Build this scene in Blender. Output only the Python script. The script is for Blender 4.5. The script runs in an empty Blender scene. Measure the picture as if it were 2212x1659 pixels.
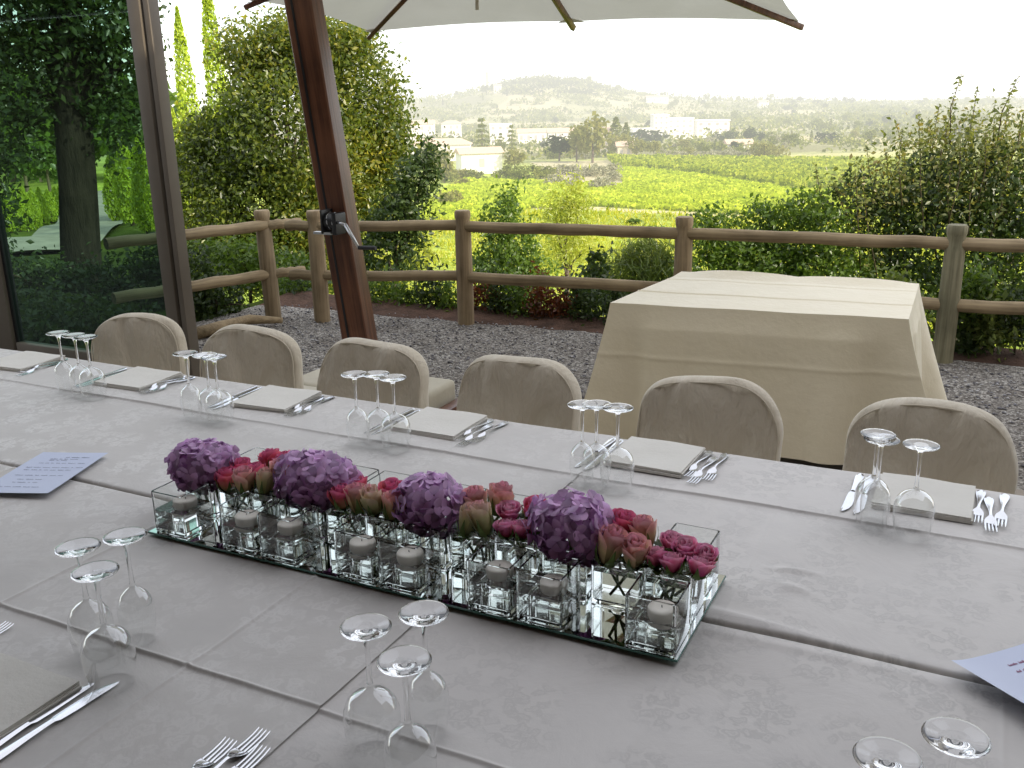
import bpy, bmesh, math, random
import numpy as np
from mathutils import Vector, Matrix, Quaternion

random.seed(7)
RNG = np.random.default_rng(11)
S = bpy.context.scene
C = S.collection
PI = math.pi

# ------------------------------------------------------------------ camera
FPX, PITCH, ROLL, YAW, EYE = 2053.2, 0.29238812, -0.02022294, -0.46588727, 1.65
PW, PH = 2212.0, 1659.0


def cam_axes():
    cp, sp, cy, sy = math.cos(PITCH), math.sin(PITCH), math.cos(YAW), math.sin(YAW)
    f = np.array([sy * cp, cy * cp, -sp])
    r = np.array([cy, -sy, 0.0])
    u = np.cross(r, f)
    c, s = math.cos(ROLL), math.sin(ROLL)
    return r * c + u * s, -r * s + u * c, f


CR, CU, CF = cam_axes()
VF = np.array([math.sin(YAW), math.cos(YAW)])     # horizontal view direction
VR = np.array([math.cos(YAW), -math.sin(YAW)])    # horizontal right
cam = bpy.data.objects.new('camera', bpy.data.cameras.new('camera'))
C.objects.link(cam)
cam.matrix_world = Matrix(((CR[0], CU[0], -CF[0], 0), (CR[1], CU[1], -CF[1], 0), (CR[2], CU[2], -CF[2], EYE), (0, 0, 0, 1)))
cam.data.sensor_width = 36.0
cam.data.lens = FPX / PW * 36.0
cam.data.clip_start = 0.05
cam.data.clip_end = 9000
S.camera = cam


def at(px, py, z=None, Y=None, D=None):
    """the point of the place seen at a spot of the photograph, on a known height, a known row or at a known distance"""
    d = CR * ((px - PW / 2) / FPX) - CU * ((py - PH / 2) / FPX) + CF
    if z is not None:
        t = (z - EYE) / d[2]
    elif Y is not None:
        t = Y / d[1]
    else:
        t = D / (d[0] * VF[0] + d[1] * VF[1])
    return Vector((d[0] * t, d[1] * t, EYE + d[2] * t))


def project(x, y, z):
    dx, dy, dz = x, y, z - EYE
    dep = dx * CF[0] + dy * CF[1] + dz * CF[2]
    dep = np.where(dep < 0.05, 0.05, dep)
    u = (dx * CR[0] + dy * CR[1] + dz * CR[2]) / dep * FPX + PW / 2
    v = -(dx * CU[0] + dy * CU[1] + dz * CU[2]) / dep * FPX + PH / 2
    return u, v


# ------------------------------------------------------------------ objects
def link(o, parent=None):
    C.objects.link(o)
    if parent is not None:
        o.parent = parent
    return o


def tag(o, label=None, cat=None, group=None, kind=None):
    if label: o['label'] = label
    if cat: o['category'] = cat
    if group: o['group'] = group
    if kind: o['kind'] = kind
    return o


def thing(name, label, cat, loc=(0, 0, 0), rz=0.0, group=None):
    o = bpy.data.objects.new(name, None)
    o.empty_display_size = 0.1
    o.location = loc
    o.rotation_euler = (0, 0, rz)
    link(o)
    return tag(o, label, cat, group)


def copy_tree(o, parent=None):
    c = o.copy()
    C.objects.link(c)
    c.parent = parent
    for ch in list(o.children):
        copy_tree(ch, c)
    return c


class MB:
    """collects shapes, then becomes ONE mesh object"""
    def __init__(self):
        self.v, self.f = [], []

    def add(self, vs, fs):
        n = len(self.v)
        self.v += [tuple(p) for p in vs]
        self.f += [tuple(i + n for i in q) for q in fs]
        return self

    def box(self, c, s, rz=0.0, bevel=0.0, rot=None, seg=2):
        bm = bmesh.new()
        bmesh.ops.create_cube(bm, size=1.0)
        bmesh.ops.scale(bm, vec=s, verts=bm.verts)
        if bevel > 0:
            bmesh.ops.bevel(bm, geom=list(bm.edges), offset=bevel, segments=seg, affect='EDGES', profile=0.6)
        m = Matrix.Translation(c) @ ((rot.to_4x4() if rot else Matrix.Rotation(rz, 4, 'Z')))
        bm.verts.index_update()
        self.add([m @ v.co for v in bm.verts], [[v.index for v in f.verts] for f in bm.faces])
        bm.free()
        return self

    def tube(self, pts, rad, n=10, cap=True, wob=0.0, rng=None):
        pts = [Vector(p) for p in pts]
        if not hasattr(rad, '__len__'): rad = [rad] * len(pts)
        vs, fs = [], []
        up = Vector((0, 0, 1))
        for i, p in enumerate(pts):
            t = (pts[min(i + 1, len(pts) - 1)] - pts[max(i - 1, 0)]).normalized()
            a = t.cross(up)
            if a.length < 1e-3: a = t.cross(Vector((1, 0, 0)))
            a.normalize()
            b = a.cross(t).normalized()
            for k in range(n):
                g = 2 * PI * k / n
                r = rad[i] * (1 + (rng.uniform(-wob, wob) if rng else 0))
                vs.append(p + a * (r * math.cos(g)) + b * (r * math.sin(g)))
        for i in range(len(pts) - 1):
            for k in range(n):
                k2 = (k + 1) % n
                fs.append((i * n + k, i * n + k2, (i + 1) * n + k2, (i + 1) * n + k))
        if cap:
            fs.append(tuple(range(n - 1, -1, -1)))
            fs.append(tuple((len(pts) - 1) * n + k for k in range(n)))
        return self.add(vs, fs)

    def lathe(self, prof, n=32, c=(0, 0, 0)):
        vs, fs, ring = [], [], []
        for r, z in prof:
            if r < 1e-6:
                ring.append([len(vs)])
                vs.append((c[0], c[1], c[2] + z))
            else:
                ring.append(list(range(len(vs), len(vs) + n)))
                for k in range(n):
                    g = 2 * PI * k / n
                    vs.append((c[0] + r * math.cos(g), c[1] + r * math.sin(g), c[2] + z))
        for a, b in zip(ring, ring[1:]):
            for k in range(n):
                k2 = (k + 1) % n
                if len(a) == 1 and len(b) == 1: continue
                if len(a) == 1: fs.append((a[0], b[k2], b[k]))
                elif len(b) == 1: fs.append((a[k], a[k2], b[0]))
                else: fs.append((a[k], a[k2], b[k2], b[k]))
        return self.add(vs, fs)

    def grid(self, nu, nv, fn):
        vs = [fn(i / nu, j / nv) for j in range(nv + 1) for i in range(nu + 1)]
        w = nu + 1
        fs = [(j * w + i, j * w + i + 1, (j + 1) * w + i + 1, (j + 1) * w + i) for j in range(nv) for i in range(nu)]
        return self.add(vs, fs)

    def build(self, name, m, parent=None, smooth=True, sharp=None):
        me = bpy.data.meshes.new(name)
        me.from_pydata(self.v, [], self.f)
        ms = m if isinstance(m, (list, tuple)) else [m]
        for x in ms: me.materials.append(x)
        if smooth:
            me.polygons.foreach_set('use_smooth', [True] * len(me.polygons))
            if sharp is not None:
                me.set_sharp_from_angle(angle=math.radians(sharp))
        me.update()
        o = bpy.data.objects.new(name, me)
        return link(o, parent)


def fast_mesh(name, V, F, m, parent=None, smooth=False, mat_idx=None):
    """V (n,3), F (m,k) numpy"""
    me = bpy.data.meshes.new(name)
    k = F.shape[1]
    me.vertices.add(len(V))
    me.vertices.foreach_set('co', np.ascontiguousarray(V, dtype=np.float32).ravel())
    me.loops.add(F.size)
    me.loops.foreach_set('vertex_index', np.ascontiguousarray(F, dtype=np.int32).ravel())
    me.polygons.add(len(F))
    me.polygons.foreach_set('loop_start', np.arange(0, F.size, k, dtype=np.int32))
    for x in (m if isinstance(m, (list, tuple)) else [m]): me.materials.append(x)
    if mat_idx is not None: me.polygons.foreach_set('material_index', mat_idx.astype(np.int32))
    if smooth: me.polygons.foreach_set('use_smooth', np.ones(len(F), dtype=bool))
    me.update(calc_edges=True)
    me.validate()
    return link(bpy.data.objects.new(name, me), parent)


def leaf_arrays(P, size, out=None, aspect=0.55, rng=RNG, outw=0.5, upw=0.35, fold=0.25, droop=0.3, axis=None):
    n = len(P)
    rnd = rng.normal(size=(n, 3))
    nr = rnd / np.linalg.norm(rnd, axis=1, keepdims=True)
    if out is not None: nr = nr + out * outw
    nr[:, 2] += upw
    nr /= np.linalg.norm(nr, axis=1, keepdims=True) + 1e-9
    ax = rng.normal(size=(n, 3)) if axis is None else axis + rng.normal(size=(n, 3)) * 0.35
    ax[:, 2] -= droop
    ax -= nr * (ax * nr).sum(1, keepdims=True)
    ax /= np.linalg.norm(ax, axis=1, keepdims=True) + 1e-9
    sd = np.cross(nr, ax)
    sz = (size * rng.uniform(0.5, 1.45, n))[:, None]
    w = sz * aspect * 0.5
    b = P - ax * sz * 0.5
    t = P + ax * sz * 0.5 - nr * sz * 0.12
    mid = P - ax * sz * 0.05
    l = mid + sd * w + nr * w * fold
    r = mid - sd * w + nr * w * fold
    V = np.stack([b, l, t, r], 1).reshape(-1, 3)
    i = np.arange(n)[:, None] * 4
    F = np.concatenate([np.concatenate([i, i + 2, i + 1], 1), np.concatenate([i, i + 3, i + 2], 1)], 0)
    return V, F


def leaves(name, P, size, m, parent=None, **kw):
    V, F = leaf_arrays(P, size, **kw)
    return fast_mesh(name, V, F, m, parent)


def crown_points(lobes, nclump, per, cr, rng=RNG, shell=0.55, flat=1.0):
    """leaf spots in clumps spread through lobes (cx,cy,cz,rx,ry,rz), with the outward direction of each"""
    vol = np.array([l[3] * l[4] * l[5] for l in lobes]) ** (2 / 3)
    ks = rng.choice(len(lobes), nclump, p=vol / vol.sum())
    L = np.array(lobes)[ks]
    d = rng.normal(size=(nclump, 3))
    d /= np.linalg.norm(d, axis=1, keepdims=True)
    r = shell + (1 - shell) * rng.uniform(0, 1, nclump) ** 0.5 + rng.normal(size=nclump) * 0.05
    c = L[:, :3] + d * r[:, None] * L[:, 3:]
    P = np.repeat(c, per, 0)
    O = np.repeat(d, per, 0)
    g = rng.normal(size=P.shape) * cr * rng.uniform(0.5, 1.2, nclump).repeat(per)[:, None]
    g[:, 2] *= flat
    return P + g, O


# ------------------------------------------------------------------ materials
def new_mat(name):
    m = bpy.data.materials.new(name)
    m.use_nodes = True
    nt = m.node_tree
    for n in list(nt.nodes): nt.nodes.remove(n)
    out = nt.nodes.new('ShaderNodeOutputMaterial')
    return m, nt, out


def nd(nt, t, **kw):
    n = nt.nodes.new(t)
    for k, v in kw.items():
        if k in n.inputs: n.inputs[k].default_value = v
        else: setattr(n, k, v)
    return n


def lk(nt, a, b): nt.links.new(a, b)


def rgba(c): return (c[0], c[1], c[2], 1.0)


def haze_group():  # haze painted as emission mixed into far materials, stronger with distance
    g = bpy.data.node_groups.new('painted_distance_haze', 'ShaderNodeTree')
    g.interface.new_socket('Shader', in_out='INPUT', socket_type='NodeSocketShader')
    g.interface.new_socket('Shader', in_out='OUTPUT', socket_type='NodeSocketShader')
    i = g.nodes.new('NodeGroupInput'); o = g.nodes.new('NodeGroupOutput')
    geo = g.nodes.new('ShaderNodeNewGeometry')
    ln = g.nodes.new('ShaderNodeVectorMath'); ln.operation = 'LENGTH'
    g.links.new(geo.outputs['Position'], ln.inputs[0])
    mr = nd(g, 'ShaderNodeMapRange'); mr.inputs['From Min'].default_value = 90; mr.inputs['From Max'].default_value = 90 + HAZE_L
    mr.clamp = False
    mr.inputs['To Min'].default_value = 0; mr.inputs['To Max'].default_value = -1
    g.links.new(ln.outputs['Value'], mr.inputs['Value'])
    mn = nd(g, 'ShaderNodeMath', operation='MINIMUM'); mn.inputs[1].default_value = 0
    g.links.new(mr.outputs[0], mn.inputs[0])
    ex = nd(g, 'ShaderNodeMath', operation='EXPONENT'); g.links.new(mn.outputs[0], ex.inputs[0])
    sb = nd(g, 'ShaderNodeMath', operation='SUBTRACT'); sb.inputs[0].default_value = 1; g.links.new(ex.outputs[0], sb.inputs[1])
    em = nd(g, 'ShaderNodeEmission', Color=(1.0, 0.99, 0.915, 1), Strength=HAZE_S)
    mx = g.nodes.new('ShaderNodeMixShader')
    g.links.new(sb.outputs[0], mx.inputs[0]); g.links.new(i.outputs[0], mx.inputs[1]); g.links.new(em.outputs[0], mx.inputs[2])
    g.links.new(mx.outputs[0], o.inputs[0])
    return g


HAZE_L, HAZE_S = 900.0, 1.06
HAZE = haze_group()


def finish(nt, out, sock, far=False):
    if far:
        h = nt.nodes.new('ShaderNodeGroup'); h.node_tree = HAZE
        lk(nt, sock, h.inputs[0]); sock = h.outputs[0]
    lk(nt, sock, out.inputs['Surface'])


def ramp(nt, fac, stops):
    r = nt.nodes.new('ShaderNodeValToRGB')
    e = r.color_ramp.elements
    while len(e) < len(stops): e.new(0.5)
    for k, (p, c) in enumerate(stops):
        e[k].position = p; e[k].color = rgba(c)
    lk(nt, fac, r.inputs[0])
    return r.outputs[0]


def surf(name, c1, c2=None, rough=0.6, scale=8.0, bump=0.0, bscale=None, metal=0.0, spec=0.4, stretch=None, far=False, detail=4, sheen=0.0, bdist=0.01):
    """plain surface whose colour wanders between c1 and c2, with a fine bump"""
    m, nt, out = new_mat(name)
    p = nd(nt, 'ShaderNodeBsdfPrincipled', Roughness=rough, Metallic=metal)
    p.inputs['Specular IOR Level'].default_value = spec
    if sheen: p.inputs['Sheen Weight'].default_value = sheen
    tc = nt.nodes.new('ShaderNodeTexCoord')
    mp = nt.nodes.new('ShaderNodeMapping')
    lk(nt, tc.outputs['Object'], mp.inputs[0])
    if stretch: mp.inputs['Scale'].default_value = stretch
    nz = nd(nt, 'ShaderNodeTexNoise', Scale=scale, Detail=detail, Roughness=0.6)
    lk(nt, mp.outputs[0], nz.inputs['Vector'])
    lk(nt, ramp(nt, nz.outputs[0], [(0.3, c1), (0.7, c2 or c1)]), p.inputs['Base Color'])
    if bump:
        b = nd(nt, 'ShaderNodeBump', Strength=bump, Distance=bdist)
        n2 = nd(nt, 'ShaderNodeTexNoise', Scale=bscale or scale * 4, Detail=5, Roughness=0.65)
        lk(nt, mp.outputs[0], n2.inputs['Vector']); lk(nt, n2.outputs[0], b.inputs['Height']); lk(nt, b.outputs[0], p.inputs['Normal'])
    finish(nt, out, p.outputs[0], far)
    return m


def leafmat(name, cols, trans=0.45, far=False, nscale=0.35, gloss=0.35, tint=(1.25, 1.2, 0.5)):
    """leaf: each leaf takes its own shade; light shines through"""
    m, nt, out = new_mat(name)
    geo = nt.nodes.new('ShaderNodeNewGeometry')
    tc = nt.nodes.new('ShaderNodeTexCoord')
    nz = nd(nt, 'ShaderNodeTexNoise', Scale=nscale, Detail=3)
    lk(nt, tc.outputs['Object'], nz.inputs['Vector'])
    a = nd(nt, 'ShaderNodeMath', operation='MULTIPLY_ADD'); a.inputs[1].default_value = 0.6
    lk(nt, geo.outputs['Random Per Island'], a.inputs[0])
    s2 = nd(nt, 'ShaderNodeMath', operation='MULTIPLY_ADD'); s2.inputs[1].default_value = 1.3; s2.inputs[2].default_value = -0.45
    lk(nt, nz.outputs[0], s2.inputs[0]); lk(nt, s2.outputs[0], a.inputs[2])
    n = len(cols)
    col = ramp(nt, a.outputs[0], [(0.08 + 0.84 * k / max(1, n - 1), c) for k, c in enumerate(cols)])
    df = nd(nt, 'ShaderNodeBsdfDiffuse', Roughness=0.5); lk(nt, col, df.inputs[0])
    tr = nt.nodes.new('ShaderNodeBsdfTranslucent')
    tm = nd(nt, 'ShaderNodeMix', data_type='RGBA', blend_type='MULTIPLY'); tm.inputs[0].default_value = 1.0
    lk(nt, col, tm.inputs[6]); tm.inputs[7].default_value = rgba(tint)
    lk(nt, tm.outputs[2], tr.inputs[0])
    m1 = nt.nodes.new('ShaderNodeMixShader'); m1.inputs[0].default_value = trans
    lk(nt, df.outputs[0], m1.inputs[1]); lk(nt, tr.outputs[0], m1.inputs[2])
    gl = nd(nt, 'ShaderNodeBsdfGlossy', Roughness=gloss)
    gl.inputs[0].default_value = (1, 1, 1, 1)
    m2 = nt.nodes.new('ShaderNodeMixShader')
    m2.inputs[0].default_value = 0.0 if far else 0.028
    lk(nt, m1.outputs[0], m2.inputs[1]); lk(nt, gl.outputs[0], m2.inputs[2])
    finish(nt, out, m2.outputs[0], far)
    return m


def glassmat(name, col=(1, 1, 1), ior=1.5, rough=0.0):
    m, nt, out = new_mat(name)
    g = nd(nt, 'ShaderNodeBsdfGlass', Color=rgba(col), Roughness=rough, IOR=ior)
    lk(nt, g.outputs[0], out.inputs['Surface'])
    return m


def panemat(name, col):
    m, nt, out = new_mat(name)
    t = nd(nt, 'ShaderNodeBsdfTransparent', Color=rgba(col))
    g = nd(nt, 'ShaderNodeBsdfGlossy', Roughness=0.02)
    g.inputs[0].default_value = (0.75, 0.95, 0.92, 1)
    f = nd(nt, 'ShaderNodeFresnel', IOR=1.45)
    mx = nt.nodes.new('ShaderNodeMixShader')
    lk(nt, f.outputs[0], mx.inputs[0]); lk(nt, t.outputs[0], mx.inputs[1]); lk(nt, g.outputs[0], mx.inputs[2])
    lk(nt, mx.outputs[0], out.inputs['Surface'])
    return m


def thinglass(name):
    m, nt, out = new_mat(name)
    t = nt.nodes.new('ShaderNodeBsdfTransparent'); t.inputs[0].default_value = (.985, .99, .988, 1)
    g = nd(nt, 'ShaderNodeBsdfGlossy', Roughness=0.0); g.inputs[0].default_value = (1, 1, 1, 1)
    lw = nd(nt, 'ShaderNodeLayerWeight', Blend=0.5)
    p = nd(nt, 'ShaderNodeMath', operation='POWER'); p.inputs[1].default_value = 2.3; lk(nt, lw.outputs['Facing'], p.inputs[0])
    a = nd(nt, 'ShaderNodeMath', operation='MULTIPLY_ADD'); a.inputs[1].default_value = 1.0; a.inputs[2].default_value = .09; lk(nt, p.outputs[0], a.inputs[0])
    mx = nt.nodes.new('ShaderNodeMixShader')
    lk(nt, a.outputs[0], mx.inputs[0]); lk(nt, t.outputs[0], mx.inputs[1]); lk(nt, g.outputs[0], mx.inputs[2])
    lk(nt, mx.outputs[0], out.inputs['Surface'])
    return m


def damask(name, c1, c2, scale=1.0):
    """woven table linen: pale flower sprays, matt against satin, slight wrinkles"""
    m, nt, out = new_mat(name)
    p = nd(nt, 'ShaderNodeBsdfPrincipled', Roughness=0.7)
    p.inputs['Specular IOR Level'].default_value = 0.35
    p.inputs['Sheen Weight'].default_value = 0.25
    tc = nt.nodes.new('ShaderNodeTexCoord')
    wn = nd(nt, 'ShaderNodeTexNoise', Scale=46.0, Detail=4)
    lk(nt, tc.outputs['Object'], wn.inputs['Vector'])
    ad = nd(nt, 'ShaderNodeMix', data_type='RGBA', blend_type='LINEAR_LIGHT'); ad.inputs[0].default_value = 0.02
    lk(nt, tc.outputs['Object'], ad.inputs[6]); lk(nt, wn.outputs['Color'], ad.inputs[7])
    v1 = nd(nt, 'ShaderNodeTexVoronoi', Scale=40.0 * scale, feature='SMOOTH_F1', Smoothness=0.2)
    v1.voronoi_dimensions = '2D'
    lk(nt, ad.outputs[2], v1.inputs['Vector'])
    v2 = nd(nt, 'ShaderNodeTexVoronoi', Scale=8.5 * scale, feature='F1'); v2.voronoi_dimensions = '2D'
    lk(nt, ad.outputs[2], v2.inputs['Vector'])
    r1 = ramp(nt, v1.outputs['Distance'], [(0.06, (.9, .9, .9)), (0.15, (.1, .1, .1)), (0.27, (1, 1, 1)), (0.40, (.9, .9, .9)), (0.54, (0, 0, 0))])
    r2 = ramp(nt, v2.outputs['Distance'], [(0.34, (1, 1, 1)), (0.58, (0, 0, 0))])
    ml = nd(nt, 'ShaderNodeMath', operation='MULTIPLY'); lk(nt, r1, ml.inputs[0]); lk(nt, r2, ml.inputs[1])
    big = nd(nt, 'ShaderNodeTexNoise', Scale=2.2, Detail=3); lk(nt, tc.outputs['Object'], big.inputs['Vector'])
    m3 = nd(nt, 'ShaderNodeMath', operation='MULTIPLY'); lk(nt, ml.outputs[0], m3.inputs[0])
    bb = nd(nt, 'ShaderNodeMapRange'); bb.inputs['From Min'].default_value = 0.35; bb.inputs['From Max'].default_value = 0.65
    bb.inputs['To Min'].default_value = 0.25
    lk(nt, big.outputs[0], bb.inputs['Value']); lk(nt, bb.outputs[0], m3.inputs[1])
    col = ramp(nt, m3.outputs[0], [(0.0, c1), (1.0, c2)])
    # faint mottling of washed linen
    mo = nd(nt, 'ShaderNodeTexNoise', Scale=9.0, Detail=6, Roughness=0.7); lk(nt, tc.outputs['Object'], mo.inputs['Vector'])
    mc = ramp(nt, mo.outputs[0], [(0.3, (0.93, 0.93, 0.935)), (0.7, (1.0, 1.0, 1.0))])
    mm = nd(nt, 'ShaderNodeMix', data_type='RGBA', blend_type='MULTIPLY'); mm.inputs[0].default_value = 1.0
    lk(nt, col, mm.inputs[6]); lk(nt, mc, mm.inputs[7])
    lk(nt, mm.outputs[2], p.inputs['Base Color'])
    lk(nt, ramp(nt, m3.outputs[0], [(0, (0.78,) * 3), (1, (0.5,) * 3)]), p.inputs['Roughness'])
    wr = nd(nt, 'ShaderNodeTexNoise', Scale=5.0, Detail=7, Roughness=0.62, Distortion=0.6); lk(nt, tc.outputs['Object'], wr.inputs['Vector'])
    b = nd(nt, 'ShaderNodeBump', Strength=0.28, Distance=0.012); lk(nt, wr.outputs[0], b.inputs['Height'])
    we = nd(nt, 'ShaderNodeTexNoise', Scale=420.0, Detail=2); lk(nt, tc.outputs['Object'], we.inputs['Vector'])
    b2 = nd(nt, 'ShaderNodeBump', Strength=0.12, Distance=0.001); lk(nt, we.outputs[0], b2.inputs['Height']); lk(nt, b.outputs[0], b2.inputs['Normal'])
    lk(nt, b2.outputs[0], p.inputs['Normal'])
    finish(nt, out, p.outputs[0])
    return m


def covermat(name, c1, c2, quilt=True):
    """chair cover linen with a quilted lozenge stitch and hanging wrinkles"""
    m, nt, out = new_mat(name)
    p = nd(nt, 'ShaderNodeBsdfPrincipled', Roughness=0.85)
    p.inputs['Specular IOR Level'].default_value = 0.2
    p.inputs['Sheen Weight'].default_value = 0.3
    tc = nt.nodes.new('ShaderNodeTexCoord')
    mp = nt.nodes.new('ShaderNodeMapping'); mp.inputs['Scale'].default_value = (6, 2, 1.7)
    lk(nt, tc.outputs['Object'], mp.inputs[0])
    nz = nd(nt, 'ShaderNodeTexNoise', Scale=1.6, Detail=5, Roughness=0.6, Distortion=0.5); lk(nt, mp.outputs[0], nz.inputs['Vector'])
    lk(nt, ramp(nt, nz.outputs[0], [(0.3, c1), (0.7, c2)]), p.inputs['Base Color'])
    b = nd(nt, 'ShaderNodeBump', Strength=0.8, Distance=0.04); lk(nt, nz.outputs[0], b.inputs['Height'])
    last = b
    if quilt:
        hs = []
        for ang in (0.95, -0.95):
            m2 = nt.nodes.new('ShaderNodeMapping'); m2.inputs['Rotation'].default_value = (0, ang, 0)
            lk(nt, tc.outputs['Object'], m2.inputs[0])
            w = nd(nt, 'ShaderNodeTexWave', Scale=3.4, Distortion=0.15); w.bands_direction = 'X'; w.wave_profile = 'SIN'
            lk(nt, m2.outputs[0], w.inputs['Vector']); hs.append(w.outputs['Fac'])
        mn = nd(nt, 'ShaderNodeMath', operation='MINIMUM'); lk(nt, hs[0], mn.inputs[0]); lk(nt, hs[1], mn.inputs[1])
        pw = nd(nt, 'ShaderNodeMath', operation='POWER'); pw.inputs[1].default_value = 0.35; lk(nt, mn.outputs[0], pw.inputs[0])
        b3 = nd(nt, 'ShaderNodeBump', Strength=0.10, Distance=0.008); lk(nt, pw.outputs[0], b3.inputs['Height']); lk(nt, b.outputs[0], b3.inputs['Normal'])
        last = b3
    lk(nt, last.outputs[0], p.inputs['Normal'])
    finish(nt, out, p.outputs[0])
    return m


def gravelmat(name):
    m, nt, out = new_mat(name)
    p = nd(nt, 'ShaderNodeBsdfPrincipled', Roughness=0.85)
    p.inputs['Specular IOR Level'].default_value = 0.2
    tc = nt.nodes.new('ShaderNodeTexCoord')
    v = nd(nt, 'ShaderNodeTexVoronoi', Scale=78.0, Randomness=1.0); lk(nt, tc.outputs['Object'], v.inputs['Vector'])
    sx = nt.nodes.new('ShaderNodeSeparateColor'); lk(nt, v.outputs['Color'], sx.inputs[0])
    col = ramp(nt, sx.outputs[0], [(0.0, (0.10, 0.088, 0.076)), (0.4, (0.21, 0.19, 0.168)), (0.75, (0.33, 0.305, 0.275)), (1.0, (0.56, 0.53, 0.48))])
    n = nd(nt, 'ShaderNodeTexNoise', Scale=2.1, Detail=6, Roughness=.7); lk(nt, tc.outputs['Object'], n.inputs['Vector'])
    mc = ramp(nt, n.outputs[0], [(0.32, (0.62, 0.58, 0.54)), (0.5, (.95, .94, .92)), (0.7, (1.15, 1.15, 1.14))])
    mm = nd(nt, 'ShaderNodeMix', data_type='RGBA', blend_type='MULTIPLY'); mm.inputs[0].default_value = 1.0
    lk(nt, col, mm.inputs[6]); lk(nt, mc, mm.inputs[7])
    lk(nt, mm.outputs[2], p.inputs['Base Color'])
    b = nd(nt, 'ShaderNodeBump', Strength=0.9, Distance=0.012, invert=True); lk(nt, v.outputs['Distance'], b.inputs['Height'])
    lk(nt, b.outputs[0], p.inputs['Normal'])
    finish(nt, out, p.outputs[0])
    return m


def woodmat(name, c1, c2, axis='Z', rough=0.6, crack=True, spec=0.3):
    m, nt, out = new_mat(name)
    p = nd(nt, 'ShaderNodeBsdfPrincipled', Roughness=rough)
    p.inputs['Specular IOR Level'].default_value = spec
    tc = nt.nodes.new('ShaderNodeTexCoord')
    mp = nt.nodes.new('ShaderNodeMapping')
    mp.inputs['Scale'].default_value = {'X': (1.2, 30, 30), 'Z': (30, 30, 1.2), 'Y': (30, 1.2, 30)}[axis]
    lk(nt, tc.outputs['Object'], mp.inputs[0])
    nz = nd(nt, 'ShaderNodeTexNoise', Scale=1.6, Detail=6, Roughness=0.65); lk(nt, mp.outputs[0], nz.inputs['Vector'])
    n2 = nd(nt, 'ShaderNodeTexNoise', Scale=4.0, Detail=4); lk(nt, tc.outputs['Object'], n2.inputs['Vector'])
    a = nd(nt, 'ShaderNodeMath', operation='MULTIPLY_ADD'); a.inputs[1].default_value = 0.6
    lk(nt, nz.outputs[0], a.inputs[0])
    s = nd(nt, 'ShaderNodeMath', operation='MULTIPLY'); s.inputs[1].default_value = 0.4; lk(nt, n2.outputs[0], s.inputs[0]); lk(nt, s.outputs[0], a.inputs[2])
    lk(nt, ramp(nt, a.outputs[0], [(0.34, c1), (0.62, c2)]), p.inputs['Base Color'])
    b = nd(nt, 'ShaderNodeBump', Strength=0.35, Distance=0.006); lk(nt, nz.outputs[0], b.inputs['Height']); lk(nt, b.outputs[0], p.inputs['Normal'])
    finish(nt, out, p.outputs[0])
    return m

# ------------------------------------------------------------------ daylight
SUN_AZ, SUN_EL = math.radians(99.0), math.radians(27.0)    # azimuth from +Y towards +X
VEIL = 1.2
w = bpy.data.worlds.new('World')
S.world = w
w.use_nodes = True
nt = w.node_tree
bg = nt.nodes['Background']
sky = nt.nodes.new('ShaderNodeTexSky')
sky.sky_type = 'NISHITA'
sky.sun_disc = False
sky.sun_elevation = SUN_EL
sky.sun_rotation = SUN_AZ
sky.altitude = 150
sky.air_density = 1.0
sky.dust_density = 1.6
sky.ozone_density = 1.0
lk(nt, sky.outputs[0], bg.inputs['Color'])
bg.inputs['Strength'].default_value = 0.15
# the thin bright haze that whitens the whole sky
veil = nt.nodes.new('ShaderNodeBackground')
veil.inputs['Color'].default_value = (1.0, 0.985, 0.98, 1)
veil.inputs['Strength'].default_value = VEIL
both = nt.nodes.new('ShaderNodeAddShader')
lk(nt, bg.outputs[0], both.inputs[0]); lk(nt, veil.outputs[0], both.inputs[1])
lk(nt, both.outputs[0], nt.nodes['World Output'].inputs['Surface'])
to_sun = Vector((math.sin(SUN_AZ) * math.cos(SUN_EL), math.cos(SUN_AZ) * math.cos(SUN_EL), math.sin(SUN_EL)))
sl = bpy.data.objects.new('sun', bpy.data.lights.new('sun', 'SUN'))
sl.data.energy = 5.0
sl.data.angle = math.radians(0.5)
sl.data.color = (1.0, 0.91, 0.74)
sl.rotation_euler = to_sun.to_track_quat('Z', 'Y').to_euler()
sl.location = (10, 5, 12)
C.objects.link(sl)
S.view_settings.view_transform = 'Standard'
S.view_settings.look = 'None'
S.view_settings.exposure = 0
S.render.engine = 'CYCLES'
S.cycles.use_denoising = True
S.cycles.max_bounces = 24
S.cycles.transmission_bounces = 24
S.cycles.glossy_bounces = 6
S.cycles.diffuse_bounces = 3
S.cycles.transparent_max_bounces = 12
S.cycles.sample_clamp_indirect = 6.0
S.cycles.caustics_reflective = False

# ------------------------------------------------------------------ terrain
MAIN_E = [-60, 0, 0.7, 2.2, 5, 11, 22, 42, 72, 102, 127, 192, 272, 472, 700, 900, 1100]
MAIN_Z = [-.04, -.04, -.35, -1.3, -2.7, -4.3, -6.2, -8.6, -11.6, -14.3, -15.3, -16.0, -16.4, -19.3, -20.5, -18.5, -13.5]
LEFT_Z = [-.04, -.04, -.12, -.35, -.8, -1.4, -2.1, -2.7, -3.8, -5.2, -6.2, -9, -12, -14, -15, -14, -12]
RIDGE_U = [300, 700, 860, 930, 1000, 1060, 1110, 1190, 1280, 1340, 1400, 1500, 1700, 1900, 2200, 2800]
RIDGE_Z = [-3, -3, -1, 1, 4, 13, 20, 24, 17, 7, 0, -6, -11, -16, -15, -14]


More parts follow.
